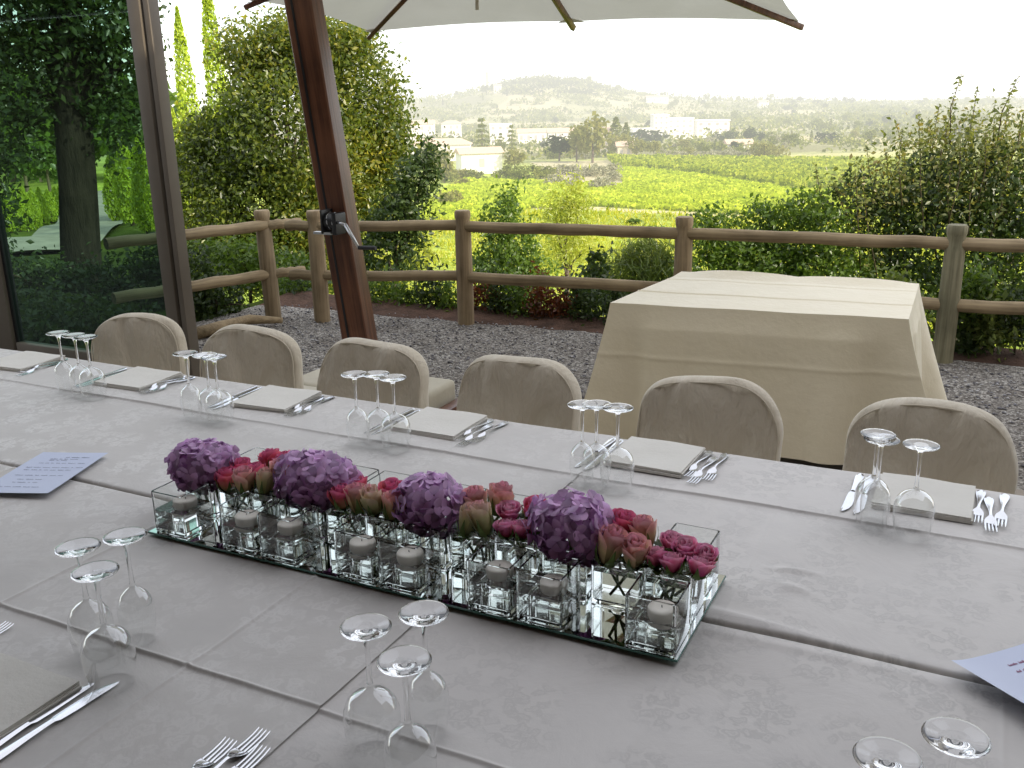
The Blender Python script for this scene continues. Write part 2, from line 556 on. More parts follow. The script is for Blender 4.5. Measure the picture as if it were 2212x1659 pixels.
def terrain_z(x, y):
    x = np.asarray(x, float); y = np.asarray(y, float)
    d = x * VF[0] + y * VF[1]
    lat = x * VR[0] + y * VR[1]
    e_near = np.maximum(y - 6.75, -(x + 5.75))
    k = np.clip((d - 25) / 50, 0, 1)
    e = np.where(d > 0, e_near * (1 - k) + (d - 8) * k, e_near * 0 - 5)
    e = np.where(d < 6, np.minimum(e_near, 6.0), e)
    zm = np.interp(e, MAIN_E, MAIN_Z)
    zl = np.interp(e, MAIN_E, LEFT_Z)
    u = lat / np.maximum(d, 1) * FPX + PW / 2
    t = np.clip((u - 380) / 260, 0, 1); t = t * t * (3 - 2 * t)
    z = zl * (1 - t) + zm * t
    ridge = np.interp(u, RIDGE_U, RIDGE_Z)
    f = np.clip((d - 850) / 450, 0, 1); f = f * f * (3 - 2 * f)
    z = z * (1 - f) + ridge * f
    z = z - np.clip((d - 1320) / 400, 0, 1) ** 1.2 * 40
    z = z + np.clip((d - 400) / 400, 0, 1) * 1.6 * np.sin(lat / 61.0 + d / 97.0) * np.sin(d / 73.0 + 1.3) * np.clip((1250 - d) / 200, 0, 1)
    z = z + np.clip((e - 3) / 10, 0, 1) * 0.18 * np.sin(x * 0.9 + y * 0.4) * np.sin(y * 0.7 - x * 0.3)
    return z


def ground(px, D):
    """the spot of ground in the direction px, at distance D"""
    lat = (px - PW / 2) / FPX * D * 1.02
    for _ in range(4):
        x = VF[0] * D + VR[0] * lat; y = VF[1] * D + VR[1] * lat
        z = float(terrain_z(x, y))
        u, v = project(x, y, z)
        lat += (px - float(u)) / FPX * D
    return Vector((x, y, z))


def inside(u, v, poly):
    r = np.zeros(u.shape, bool)
    n = len(poly)
    for i in range(n):
        x1, y1 = poly[i]; x2, y2 = poly[(i + 1) % n]
        c = ((y1 > v) != (y2 > v)) & (u < (x2 - x1) * (v - y1) / (y2 - y1 + 1e-9) + x1)
        r ^= c
    return r


FIELD_LOW = [(880, 475), (960, 412), (1000, 390), (1110, 391), (1190, 396), (1345, 402), (1350, 396), (1322, 366), (1335, 362), (1500, 378), (1715, 413), (1900, 420), (1900, 470), (1690, 472), (1600, 463), (1280, 446), (1150, 450), (1000, 480)]
FIELD_HIGH = [(1312, 345), (1590, 349), (1800, 352), (2050, 356), (2050, 432), (1715, 411), (1500, 376), (1335, 361)]
TRACK = [(1150, 446), (1280, 447), (1600, 464), (1760, 470), (1760, 477), (1600, 471), (1280, 454), (1150, 452)]
OLIVES = [(1150, 350), (1340, 345), (1322, 366), (1352, 398), (1345, 404), (1180, 398)]

nu, nvn = 380, 420
U = np.linspace(-1, 1, nu + 1)
Dd = np.concatenate([np.linspace(-25, 8, 14)[:-1], np.geomspace(8, 100, 130)[:-1], np.linspace(100, 300, 150)[:-1], np.geomspace(300, 1330, 110)[:-1], np.geomspace(1330, 6000, nvn + 1 - 14 + 1 - 130 - 150 - 110 + 3)])
nd_ = len(Dd)
uu, dd = np.meshgrid(U, Dd)
wid = 14 + np.maximum(dd, 0) * 0.80
# right of the frame the valley floor is not visible: keep the sheet denser on the left and middle
lat = uu * wid
X = VF[0] * dd + VR[0] * lat; Y = VF[1] * dd + VR[1] * lat
Z = terrain_z(X, Y)
V = np.stack([X, Y, Z], -1).reshape(-1, 3)
ii = np.arange((nu + 1) * nd_).reshape(nd_, nu + 1)
F = np.stack([ii[:-1, :-1], ii[:-1, 1:], ii[1:, 1:], ii[1:, :-1]], -1).reshape(-1, 4)
pu, pv = project(V[:, 0], V[:, 1], V[:, 2])
vd = V[:, 0] * VF[0] + V[:, 1] * VF[1]
col = np.zeros((len(V), 4), np.float32); col[:, 3] = 1
dry = np.array([0.46, 0.52, 0.10]); lush = np.array([0.20, 0.28, 0.05]); straw = np.array([0.52, 0.45, 0.27]); far_g = np.array([0.34, 0.33, 0.17])
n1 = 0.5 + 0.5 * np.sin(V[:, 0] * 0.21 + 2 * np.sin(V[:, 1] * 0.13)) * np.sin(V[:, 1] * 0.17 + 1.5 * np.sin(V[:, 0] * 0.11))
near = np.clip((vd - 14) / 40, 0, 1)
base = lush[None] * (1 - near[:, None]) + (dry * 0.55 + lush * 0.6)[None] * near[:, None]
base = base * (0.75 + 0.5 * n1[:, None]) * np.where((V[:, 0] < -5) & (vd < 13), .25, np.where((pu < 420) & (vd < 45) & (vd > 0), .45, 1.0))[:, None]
fw = np.clip((vd - 240) / 80, 0, 1)[:, None]
n2 = np.sin(V[:, 0] / 37 + 3 * np.sin(V[:, 1] / 83)) * np.sin(V[:, 1] / 51 + 2 * np.sin(V[:, 0] / 67))
farc = np.where((n2 > 0.12)[:, None], straw[None], np.where((n2 < -0.35)[:, None], (far_g * 0.75)[None], (far_g * 1.1)[None]))
base = base * (1 - fw) + farc * fw
for poly, c in ((FIELD_LOW, (0.34, 0.38, 0.07)), (FIELD_HIGH, (0.32, 0.40, 0.06)), (OLIVES, (0.50, 0.45, 0.30))):
    k = inside(pu, pv, poly) & (vd > 90) & (vd < 420)
    base[k] = np.array(c)
k = inside(pu, pv, TRACK) & (vd > 60) & (vd < 300)
base[k] = np.array((0.56, 0.50, 0.30))
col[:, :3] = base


def terrainmat():
    m, nt, out = new_mat('terrain_ground')
    p = nd(nt, 'ShaderNodeBsdfPrincipled', Roughness=0.95)
    p.inputs['Specular IOR Level'].default_value = 0.05
    a = nt.nodes.new('ShaderNodeAttribute'); a.attribute_name = 'zone'
    tc = nt.nodes.new('ShaderNodeTexCoord')
    nz = nd(nt, 'ShaderNodeTexNoise', Scale=0.9, Detail=8, Roughness=0.7); lk(nt, tc.outputs['Object'], nz.inputs['Vector'])
    c = ramp(nt, nz.outputs[0], [(0.3, (0.62, 0.62, 0.55)), (0.7, (1.25, 1.25, 1.2))])
    mm = nd(nt, 'ShaderNodeMix', data_type='RGBA', blend_type='MULTIPLY'); mm.inputs[0].default_value = 1.0
    lk(nt, a.outputs['Color'], mm.inputs[6]); lk(nt, c, mm.inputs[7]); lk(nt, mm.outputs[2], p.inputs['Base Color'])
    b = nd(nt, 'ShaderNodeBump', Strength=0.7, Distance=0.25); lk(nt, nz.outputs[0], b.inputs['Height']); lk(nt, b.outputs[0], p.inputs['Normal'])
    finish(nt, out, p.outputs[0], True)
    return m


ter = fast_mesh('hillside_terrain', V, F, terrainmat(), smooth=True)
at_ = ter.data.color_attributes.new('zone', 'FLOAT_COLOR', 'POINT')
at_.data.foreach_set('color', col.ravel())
tag(ter, 'valley of dry grass and green fields rising to a hazy wooded ridge', None, None, 'structure')

# ------------------------------------------------------------------ foliage materials
M = {}
M['bigtree'] = leafmat('big_tree_leaf', [(0.05, 0.08, 0.018), (0.11, 0.16, 0.028), (0.21, 0.25, 0.04), (0.46, 0.40, 0.05)], trans=0.5)
M['dark'] = leafmat('dark_leaf', [(0.028, 0.050, 0.018), (0.055, 0.092, 0.028), (0.10, 0.145, 0.04)], trans=0.35)
M['shrub'] = leafmat('shrub_leaf', [(0.06, 0.11, 0.024), (0.12, 0.20, 0.038), (0.22, 0.32, 0.06)], trans=0.45)
M['tallbush'] = leafmat('tall_bush_leaf', [(0.10, 0.13, 0.045), (0.17, 0.20, 0.07), (0.28, 0.30, 0.11), (0.36, 0.24, 0.10)], trans=0.42)
M['grassy'] = leafmat('broom_leaf', [(0.11, 0.16, 0.05), (0.19, 0.25, 0.07), (0.30, 0.34, 0.11)], trans=0.4)
M['willow'] = leafmat('willow_leaf', [(0.28, 0.34, 0.06), (0.42, 0.46, 0.08), (0.55, 0.55, 0.13)], trans=0.45)
M['cypress'] = leafmat('cypress_leaf', [(0.20, 0.30, 0.025), (0.38, 0.50, 0.04), (0.56, 0.66, 0.07)], trans=0.3, nscale=0.8)
M['rust'] = leafmat('rust_leaf', [(0.14, 0.045, 0.02), (0.22, 0.08, 0.035), (0.10, 0.09, 0.03)], trans=0.35, tint=(1.2, .8, .5))
M['meadow'] = leafmat('meadow_leaf', [(0.28, 0.34, 0.04), (0.46, 0.49, 0.06), (0.66, 0.60, 0.14)], trans=0.4)
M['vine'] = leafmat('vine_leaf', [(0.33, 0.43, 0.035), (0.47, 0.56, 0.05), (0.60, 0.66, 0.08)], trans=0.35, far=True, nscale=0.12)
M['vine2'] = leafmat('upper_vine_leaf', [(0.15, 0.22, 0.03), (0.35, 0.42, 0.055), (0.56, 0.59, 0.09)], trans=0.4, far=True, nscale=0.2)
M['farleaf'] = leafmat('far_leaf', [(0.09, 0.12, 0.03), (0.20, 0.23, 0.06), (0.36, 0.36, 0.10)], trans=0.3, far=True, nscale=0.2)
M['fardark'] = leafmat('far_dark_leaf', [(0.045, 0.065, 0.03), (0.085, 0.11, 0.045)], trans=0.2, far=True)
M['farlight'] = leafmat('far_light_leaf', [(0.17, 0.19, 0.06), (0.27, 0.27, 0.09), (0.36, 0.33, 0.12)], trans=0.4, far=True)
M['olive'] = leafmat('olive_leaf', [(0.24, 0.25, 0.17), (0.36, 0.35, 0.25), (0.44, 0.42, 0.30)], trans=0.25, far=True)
M['bark'] = surf('bark', (0.06, 0.05, 0.04), (0.16, 0.13, 0.10), 0.95, 14, 0.9, 40, stretch=(1, 1, 0.2), spec=0.1, bdist=0.03)
M['twig'] = surf('twig', (0.05, 0.04, 0.03), (0.11, 0.09, 0.06), 0.9, 20, spec=0.1)
M['farbark'] = surf('far_bark', (0.14, 0.11, 0.08), (0.2, 0.16, 0.12), 0.9, 4, far=True, spec=0.1)

# ------------------------------------------------------------------ fields of vines
def scatter_field(poly, n, rows=None, rng=RNG):
    us = [p[0] for p in poly]; vs = [p[1] for p in poly]
    out = []
    tot = 0
    while tot < n:
        Dx = rng.uniform(95, 330, 30000); px = rng.uniform(min(us), max(us), 30000)
        la = (px - PW / 2) / FPX * Dx * 1.0
        x = VF[0] * Dx + VR[0] * la; y = VF[1] * Dx + VR[1] * la
        if rows:
            ang, gap = rows
            q = -x * math.sin(ang) + y * math.cos(ang); s = x * math.cos(ang) + y * math.sin(ang)
            q = np.round(q / gap) * gap + rng.normal(size=len(q)) * gap * 0.16
            x = s * math.cos(ang) - q * math.sin(ang); y = s * math.sin(ang) + q * math.cos(ang)
        z = terrain_z(x, y)
        a, b = project(x, y, z)
        k = inside(a, b, poly)
        # equal density on the ground
        P = np.stack([x, y, z], 1)[k]
        wgt = (P[:, :2] @ VF) / 330
        P = P[rng.uniform(0, 1, len(P)) < wgt]
        out.append(P); tot += len(P)
    return np.concatenate(out)[:n]


P = scatter_field(FIELD_LOW, 30000)
P[:, 2] += RNG.uniform(0.1, .6, len(P))
o = leaves('vineyard', P, 0.9, M['vine'], aspect=0.8, upw=0.9, outw=0)
tag(o, 'bright yellow green vineyard filling the lower field', None, None, 'stuff')
P = scatter_field(FIELD_HIGH, 22000, (YAW * -1 - 0.25, 3.0))
P[:, 2] += RNG.uniform(0.2, 1.7, len(P))
o = leaves('vineyard', P, 0.95, M['vine2'], aspect=0.8, upw=0.2, outw=0)
tag(o, 'darker vineyard with visible rows on the upper slope', None, None, 'stuff')

# rough meadow and scrub on the slope below the terrace
Dx = RNG.uniform(9, 150, 40000) ; px = RNG.uniform(640, 2400, 40000)
la = (px - PW / 2) / FPX * Dx
x = VF[0] * Dx + VR[0] * la; y = VF[1] * Dx + VR[1] * la
k = (y > 8.0)
x, y, Dx = x[k], y[k], Dx[k]
z = terrain_z(x, y)
a, b = project(x, y, z)
clump = np.sin(x * 0.55 + 1.7 * np.sin(y * 0.31)) * np.sin(y * 0.47 + 1.3 * np.sin(x * 0.37))
k = ~(inside(a, b, FIELD_LOW) | inside(a, b, TRACK)) & (clump > -0.55)
P = np.stack([x, y, z + RNG.uniform(0.02, 0.35, len(x)) * np.clip(1 + clump, 0.2, 2)], 1)[k]
o = leaves('meadow_grass', P, 0.10 + 0.0075 * Dx[k], M['meadow'], aspect=0.22, upw=0.1, outw=0, axis=np.tile([0.0, 0, 1.0], (len(P), 1)), droop=-0.2)
tag(o, 'tall dry grass and weeds covering the slope below the fence', None, None, 'stuff')

# ------------------------------------------------------------------ trees far off: a few kinds, many copies
def tree_mesh(kind, seed):
    r = np.random.default_rng(seed)
    if kind == 'round':
        lob = [(r.normal() * .18, r.normal() * .18, .62 + r.normal() * .1, .3, .3, .26) for _ in range(4)] + [(0, 0, .6, .36, .36, .34)]
        P, O = crown_points(lob, 60, 9, .07, r); sz, asp = .11, .8
    elif kind == 'cypress':
        t = r.uniform(0, 1, 520); a = r.uniform(0, 2 * PI, 520)
        rad = .115 * np.sin(np.clip(t * 0.93 + .07, 0, 1) ** .7 * PI) ** .8 * r.uniform(.6, 1.05, 520)
        P = np.stack([rad * np.cos(a), rad * np.sin(a), .04 + t * .97], 1); O = np.stack([np.cos(a), np.sin(a), a * 0], 1); sz, asp = .075, .5
    elif kind == 'pine':
        t = r.uniform(0, 1, 560); a = r.uniform(0, 2 * PI, 560); tier = np.floor(t * 7) / 7
        rad = (1 - tier * .86) * .30 * r.uniform(.25, 1, 560)
        P = np.stack([rad * np.cos(a), rad * np.sin(a), .16 + tier * .84 - rad * .25 + r.normal(size=560) * .012], 1); O = np.stack([np.cos(a), np.sin(a), a * 0 + .5], 1); sz, asp = .085, .5
    elif kind == 'bush':
        lob = [(r.normal() * .25, r.normal() * .25, .35, .35, .35, .33) for _ in range(4)]
        P, O = crown_points(lob, 55, 9, .09, r); sz, asp = .13, .8
    V, F = leaf_arrays(P, sz, O, asp, rng=r)
    tb = MB()
    tb.tube([(0, 0, -.06), (0.01, 0, .3), (0, .01, .62)], [.035, .025, .012], 6)
    n = len(V)
    tv = np.array(tb.v); tf = np.array([q for q in tb.f if len(q) == 4])
    tf3 = np.concatenate([tf[:, [0, 1, 2]], tf[:, [0, 2, 3]]], 0) + n
    return np.concatenate([V, tv]), np.concatenate([F, tf3]), np.concatenate([np.zeros(len(F)), np.ones(len(tf3))])


PROTO = {}


def far_tree(name, kind, mat, px, D, hpx, wid=1.0, label=None, cat='tree', group=None, seed=0, parts=True):
    """a tree D metres off whose height fills hpx of the photograph"""
    key = (kind, mat, seed % 4)
    if key not in PROTO:
        V, F, mi = tree_mesh(kind, 40 + 7 * (seed % 4) + len(kind))
        i0 = int(F[mi > .5].min())
        me = []
        for vv, ff, mm in ((V[:i0], F[mi < .5], M[mat]), (V[i0:], F[mi > .5] - i0, M['farbark'])):
            q = fast_mesh(name, vv, ff, mm); me.append(q.data); bpy.data.objects.remove(q)
        q = fast_mesh(name, V, F, [M[mat], M['farbark']], mat_idx=mi); me.append(q.data); bpy.data.objects.remove(q)
        PROTO[key] = me
    me = PROTO[key]
    g = ground(px, D)
    h = hpx * D / FPX
    if parts:
        o = thing(name, label, cat, g, (seed * 1.7) % 6.28, group)
        for nm, d in (('crown', me[0]), ('trunk', me[1])): link(bpy.data.objects.new(nm, d), o)
    else:
        o = link(bpy.data.objects.new(name, me[2]))
        o.location = g; o.rotation_euler = (0, 0, (seed * 1.7) % 6.28)
        tag(o, label, cat, group)
    o.scale = (h * wid, h * wid, h)
    return o


# single trees one can point to in the valley: (name, kind, material, px, distance, height px, width, label)
TREES = [
    ('round_tree', 'round', 'fardark', 1208, 285, 58, 1.25, 'dark rounded tree standing alone left of the tall pale tree'),
    ('round_tree', 'round', 'farlight', 1280, 275, 92, .95, 'tall pale yellow green tree beside the dark rounded tree'),
    ('round_tree', 'round', 'farlight', 1246, 280, 66, .9, 'smaller yellowish tree between the dark tree and the tall pale tree'),
    ('pine_tree', 'pine', 'farleaf', 1042, 330, 86, .95, 'broad conifer rising behind the small white house'),
    ('pine_tree', 'pine', 'farleaf', 1105, 320, 70, .7, 'narrow conifer right of the broad conifer behind the white house'),
    ('pine_tree', 'pine', 'farleaf', 1082, 325, 52, .7, 'smallest conifer between the two taller conifers by the white house'),
    ('poplar_tree', 'cypress', 'farleaf', 1330, 330, 72, 1.9, 'pale poplar left of the white apartment blocks'),
    ('poplar_tree', 'cypress', 'farleaf', 1352, 335, 60, 1.7, 'shorter poplar just right of the pale poplar'),
    ('round_tree', 'round', 'farlight', 1112, 240, 52, 1.0, 'bright green tree at the right end of the small white house'),
    ('round_tree', 'bush', 'farleaf', 1135, 215, 44, 1.3, 'large bush in front of the white house garden'),
    ('round_tree', 'bush', 'farleaf', 1098, 225, 34, 1.3, 'reddish green bush under the white house wall'),
    ('round_tree', 'round', 'farlight', 960, 215, 72, .9, 'yellow green tree left of the small white house'),
    ('round_tree', 'round', 'farleaf', 925, 250, 60, 1.0, 'green tree in front of the brown roofed farmhouse'),
    ('round_tree', 'bush', 'farlight', 968, 165, 40, 1.5, 'low yellow green bush at the left edge of the vineyard'),
    ('round_tree', 'bush', 'farlight', 1650, 280, 44, 1.2, 'bright yellow bush above the upper vineyard'),
    ('round_tree', 'bush', 'farlight', 1675, 282, 36, 1.0, 'lower half of the pair of yellow bushes above the upper vineyard'),
    ('round_tree', 'round', 'farlight', 1412, 300, 34, 1.2, 'small yellow tree left of the pale olive row'),
    ('round_tree', 'round', 'farlight', 1375, 300, 40, 1.2, 'golden tree below the poplars'),
    ('round_tree', 'round', 'farlight', 1338, 305, 42, 1.3, 'golden green tree near the corner of the upper vineyard'),
    ('round_tree', 'bush', 'shrub', 1410, 118, 20, 2.4, 'green scrub at the edge of the pale track'),
    ('round_tree', 'bush', 'shrub', 1372, 128, 17, 1.8, 'smaller scrub on the left of the scrub by the pale track'),
    ('umbrella_pine', 'bush', 'fardark', 1385, 420, 40, 1.6, 'dark umbrella pine left of the apartment blocks'),
]
for q, t in enumerate(TREES):
    far_tree(t[0], t[1], t[2], t[3], t[4], t[5], t[6], t[7], 'tree' if 'bush' not in t[7] and 'scrub' not in t[7] else 'bush', seed=q)

r = random.Random(5)
for k in range(14):
    far_tree('olive_bush', 'bush', 'olive', 1425 + k * 17 + r.uniform(-4, 4), 285 + r.uniform(-4, 4), r.uniform(15, 24), r.uniform(1.1, 1.5), 'pale grey olive bush in the row along the top of the vineyard', 'bush', 'olive bushes along the top of the vineyard', k)
for k in range(16):
    far_tree('olive_bush', 'bush', 'olive', r.uniform(1190, 1330), r.uniform(185, 235), r.uniform(24, 36), r.uniform(1.0, 1.4), 'pale olive bush in the grove beside the white house drive', 'bush', 'olive bushes in the grove by the drive', k)
for k in range(12):
    far_tree('garden_bush', 'bush', 'farleaf' if k % 3 else 'farlight', r.uniform(880, 1180), r.uniform(200, 232), r.uniform(16, 30), r.uniform(1.1, 1.6), 'low bush scattered in the gardens below the farmhouses', 'bush', 'bushes in the gardens below the farmhouses', k)
for k in range(46):
    far_tree('valley_bush', r.choice(['bush', 'bush', 'round']), r.choice(['farlight', 'farleaf', 'olive', 'fardark']), r.uniform(1190, 1720), r.uniform(292, 420), r.uniform(13, 28), r.uniform(1.0, 1.5), 'small bush between the vineyard and the white apartment blocks', 'bush', 'bushes between vineyard and apartment blocks', k)
for k in range(125):
    D = r.uniform(330, 820)
    kind = r.choice(['round', 'round', 'bush', 'cypress', 'round'])
    far_tree('distant_tree', kind, r.choice(['farleaf', 'farleaf', 'fardark', 'farlight']), r.uniform(850, 2150), D, r.uniform(14, 30) * (460 / D) ** .5, r.uniform(.9, 1.3) if kind != 'cypress' else 1.4, 'small hazy tree scattered over the valley slopes', 'tree', 'hazy trees scattered over the valley slopes', k)
for k in range(110):
    D = r.uniform(830, 1290)
    kind = r.choice(['round', 'round', 'cypress', 'bush'])
    far_tree('ridge_tree', kind, r.choice(['farleaf', 'fardark', 'farleaf']), r.uniform(840, 2250), D, r.uniform(9, 17), r.uniform(.9, 1.3) if kind != 'cypress' else 1.3, 'tiny hazy tree on the far ridge', 'tree', 'hazy trees along the far ridge', k)

# woods that read as one mass: on the hilltop, along the ridge and in the hollows
def wood(label, spots, n_each, size, mat):
    Ps = []
    for px, D, rad, h in spots:
        g = ground(px, D)
        th = RNG.uniform(0, 2 * PI, n_each); rr = rad * np.sqrt(RNG.uniform(0, 1, n_each))
        x = g.x + (VR[0] * np.cos(th) * 1.6 + VF[0] * np.sin(th)) * rr; y = g.y + (VR[1] * np.cos(th) * 1.6 + VF[1] * np.sin(th)) * rr
        bump = 0.55 + 0.45 * np.sin(x * 0.5 + px) * np.sin(y * 0.45 + D)
        z = terrain_z(x, y) + h * RNG.uniform(0.1, 1, n_each) * bump
        Ps.append(np.stack([x, y, z], 1))
    o = leaves('woodland', np.concatenate(Ps), size, M[mat], aspect=0.85)
    tag(o, label, None, None, 'stuff')


rr = random.Random(9)
wood('mottled trees and scrub over the flanks of the hill', [(rr.uniform(880, 1400), rr.uniform(880, 1270), rr.uniform(5, 13), 6) for k in range(120)], 70, 2.2, 'farleaf')
wood('hazy wood covering the hilltop', [(1090 + k * 17 + rr.uniform(-6, 6), rr.uniform(1150, 1290), 14, 8) for k in range(14)] + [(1120 + k * 16, rr.uniform(1080, 1200), 12, 7) for k in range(10)], 130, 2.4, 'fardark')
wood('hazy belt of trees along the skyline ridge', [(880 + k * 23 + rr.uniform(-8, 8), rr.uniform(1220, 1320), 20, 8) for k in range(60)], 100, 2.4, 'farleaf')
wood('bluish wood on the slopes at the right', [(rr.uniform(1500, 2200), rr.uniform(600, 1150), 20, 8) for k in range(80)], 90, 2.2, 'farleaf')
wood('scrub and hedgerows dotted over the near slopes of the valley', [(rr.uniform(1100, 2150), rr.uniform(300, 430), rr.uniform(3, 8), 4) for k in range(60)], 60, 1.2, 'farleaf')
wood('pale green woods in the hollows of the valley', [(rr.uniform(870, 2150), rr.uniform(420, 1000), rr.uniform(5, 17), 6) for k in range(150)], 80, 1.7, 'farleaf')

# ------------------------------------------------------------------ houses far off
M['whitewall'] = surf('white_render', (0.78, 0.74, 0.66), (0.84, 0.80, 0.72), 0.9, 0.6, far=True, spec=0.1)
M['creamwall'] = surf('cream_render', (0.62, 0.52, 0.38), (0.70, 0.60, 0.45), 0.9, 0.6, far=True, spec=0.1)
M['tile'] = surf('roof_tile', (0.52, 0.38, 0.28), (0.64, 0.49, 0.37), 0.9, 2.5, far=True, spec=0.1)
M['shutter'] = surf('shutter', (0.40, 0.37, 0.33), (0.48, 0.44, 0.40), 0.7, 3, far=True)


def house(name, px, D, wpx, hpx, dep, label, mat='whitewall', roof='gable', floors=1, cols=3, turn=0.0, drop=0.0):
    g = ground(px, D)
    W = wpx * D / FPX; H = hpx * D / FPX
    rz = YAW * -1 + turn
    t = thing(name, label, 'house' if floors < 3 else 'apartment block', (g.x, g.y, g.z - drop), rz)
    H += drop
    MB().box((0, dep / 2, H / 2 - 1), (W, dep, H + 2)).build('wall', M[mat], t, smooth=False)
    b = MB()
    if roof == 'flat':
        b.box((0, dep / 2, H + .25), (W + .5, dep + .5, .5))
    else:
        e, rh = .6, dep * .2
        b.add([(-W / 2 - e, -e, H), (W / 2 + e, -e, H), (W / 2 + e, dep + e, H), (-W / 2 - e, dep + e, H), (-W / 2 - e + (dep * .4 if roof == 'hip' else 0), dep / 2, H + rh), (W / 2 + e - (dep * .4 if roof == 'hip' else 0), dep / 2, H + rh)],
              [(0, 1, 5, 4), (2, 3, 4, 5), (1, 2, 5), (3, 0, 4), (0, 3, 2, 1)])
    b.build('roof', M['tile' if roof != 'flat' else mat], t, smooth=False)
    fh = H / floors
    for i in range(floors):
        for j in range(cols):
            wx = W * ((j + .5) / cols - .5)
            MB().box((wx, -.03, fh * (i + .55)), (min(1.3, W / cols * .4), .12, fh * .42)).build('window', M['shutter'], t, smooth=False)
    return t


house('farmhouse', 952, 300, 125, 34, 9, 'long cream farmhouse with a brown tiled roof behind the trees', 'whitewall', 'hip', 1, 4)
house('white_house', 1042, 240, 88, 42, 7, 'small white house with a low roof beside the conifers', 'whitewall', 'gable', 1, 1, .25)
house('apartment_block', 1428, 470, 32, 50, 12, 'tallest white apartment block, leftmost of the valley group', 'whitewall', 'flat', 5, 3)
house('apartment_block', 1470, 480, 56, 40, 12, 'middle white apartment block between the tallest and the widest', 'whitewall', 'flat', 4, 4, .15)
house('apartment_block', 1540, 455, 68, 38, 14, 'plain white block at the right end of the valley group', 'whitewall', 'flat', 3, 4, -.1)
house('white_house', 1388, 430, 40, 28, 10, 'low white house under the dark umbrella pine', 'whitewall', 'flat', 1, 3)
house('village_house', 1212, 430, 52, 26, 9, 'pale house behind the dark rounded tree', 'whitewall', 'gable', 2, 3)
house('village_house', 1082, 460, 46, 40, 9, 'tall pale house above the conifers', 'whitewall', 'flat', 3, 3)
house('village_house', 1312, 330, 22, 46, 7, 'narrow grey house by the tall pale tree', 'creamwall', 'gable', 3, 1)
house('village_house', 1150, 470, 60, 22, 9, 'long low pale house at the foot of the hill', 'whitewall', 'gable', 1, 4)
house('village_house', 905, 520, 64, 36, 10, 'large pale house at the left foot of the hill', 'whitewall', 'gable', 2, 4)
house('village_house', 975, 560, 40, 30, 9, 'pale house among trees left of the conifers', 'whitewall', 'hip', 2, 3)
house('village_house', 1350, 300, 30, 24, 7, 'small reddish roofed house beside the poplars', 'creamwall', 'gable', 1, 2)
house('farm_shed', 1600, 330, 52, 14, 8, 'low pale shed right of the apartment blocks', 'whitewall', 'gable', 1, 2)
house('hill_house', 1075, 1120, 16, 15, 9, 'tiny white house high on the hill', 'whitewall', 'gable', 1, 2)
house('hill_house', 1420, 1100, 46, 12, 9, 'long tiny pale house on the ridge right of the hill', 'whitewall', 'gable', 1, 4)
house('hill_house', 1650, 1000, 20, 13, 9, 'tiny pale house alone on the right hand slope', 'whitewall', 'gable', 1, 2)
g = ground(1053, 1300)
tw = MB().box((0, 0, 6), (2.6, 2.6, 26)).box((0, 0, 19.6), (3.4, 3.4, 1.4)).build('stone_tower', M['creamwall'], smooth=False)
tw.location = (g.x, g.y, g.z); tag(tw, 'thin hazy tower on the skyline left of the hill', 'tower')
g = ground(1548 + 27, 420)
pole = MB().tube([(0, 0, 0), (0, 0, 9)], [.16, .1], 6).box((0, 0, 8.4), (1.6, .15, .15)).build('utility_pole', M['farbark'])
pole.location = g; tag(pole, 'thin utility pole beside the right hand white block', 'utility pole')

# ------------------------------------------------------------------ the terrace
M['gravel'] = gravelmat('gravel')
M['paving'] = surf('stone_paving', (0.22, 0.20, 0.18), (0.34, 0.31, 0.28), 0.85, 3, 0.3, 30)
M['edging'] = surf('stone_edging', (0.26, 0.22, 0.18), (0.38, 0.33, 0.27), 0.9, 6, 0.5, 30)
M['soil'] = surf('red_soil', (0.07, 0.046, 0.034), (0.15, 0.09, 0.065), 0.95, 7, 0.9, 22, spec=0.1, bdist=0.04)
M['log'] = woodmat('fence_log', (0.17, 0.125, 0.07), (0.46, 0.35, 0.21), 'X', 0.8)
M['post'] = woodmat('fence_post', (0.16, 0.115, 0.068), (0.43, 0.325, 0.20), 'Z', 0.8)
M['greenpost'] = woodmat('weathered_fence_post', (0.14, 0.13, 0.08), (0.34, 0.31, 0.20), 'Z', 0.85)
M['mahogany'] = woodmat('mahogany', (0.045, 0.014, 0.008), (0.21, 0.085, 0.042), 'Z', 0.38, spec=0.5)
def clothlight(name, c1, c2, t):
    m, nt, out = new_mat(name)
    tc = nt.nodes.new('ShaderNodeTexCoord'); nz = nd(nt, 'ShaderNodeTexNoise', Scale=3.0, Detail=4); lk(nt, tc.outputs['Object'], nz.inputs['Vector'])
    c = ramp(nt, nz.outputs[0], [(.3, c1), (.7, c2)])
    d = nd(nt, 'ShaderNodeBsdfDiffuse'); tr = nt.nodes.new('ShaderNodeBsdfTranslucent'); lk(nt, c, d.inputs[0]); lk(nt, c, tr.inputs[0])
    mx = nt.nodes.new('ShaderNodeMixShader'); mx.inputs[0].default_value = t
    lk(nt, d.outputs[0], mx.inputs[1]); lk(nt, tr.outputs[0], mx.inputs[2]); lk(nt, mx.outputs[0], out.inputs[0])
    return m


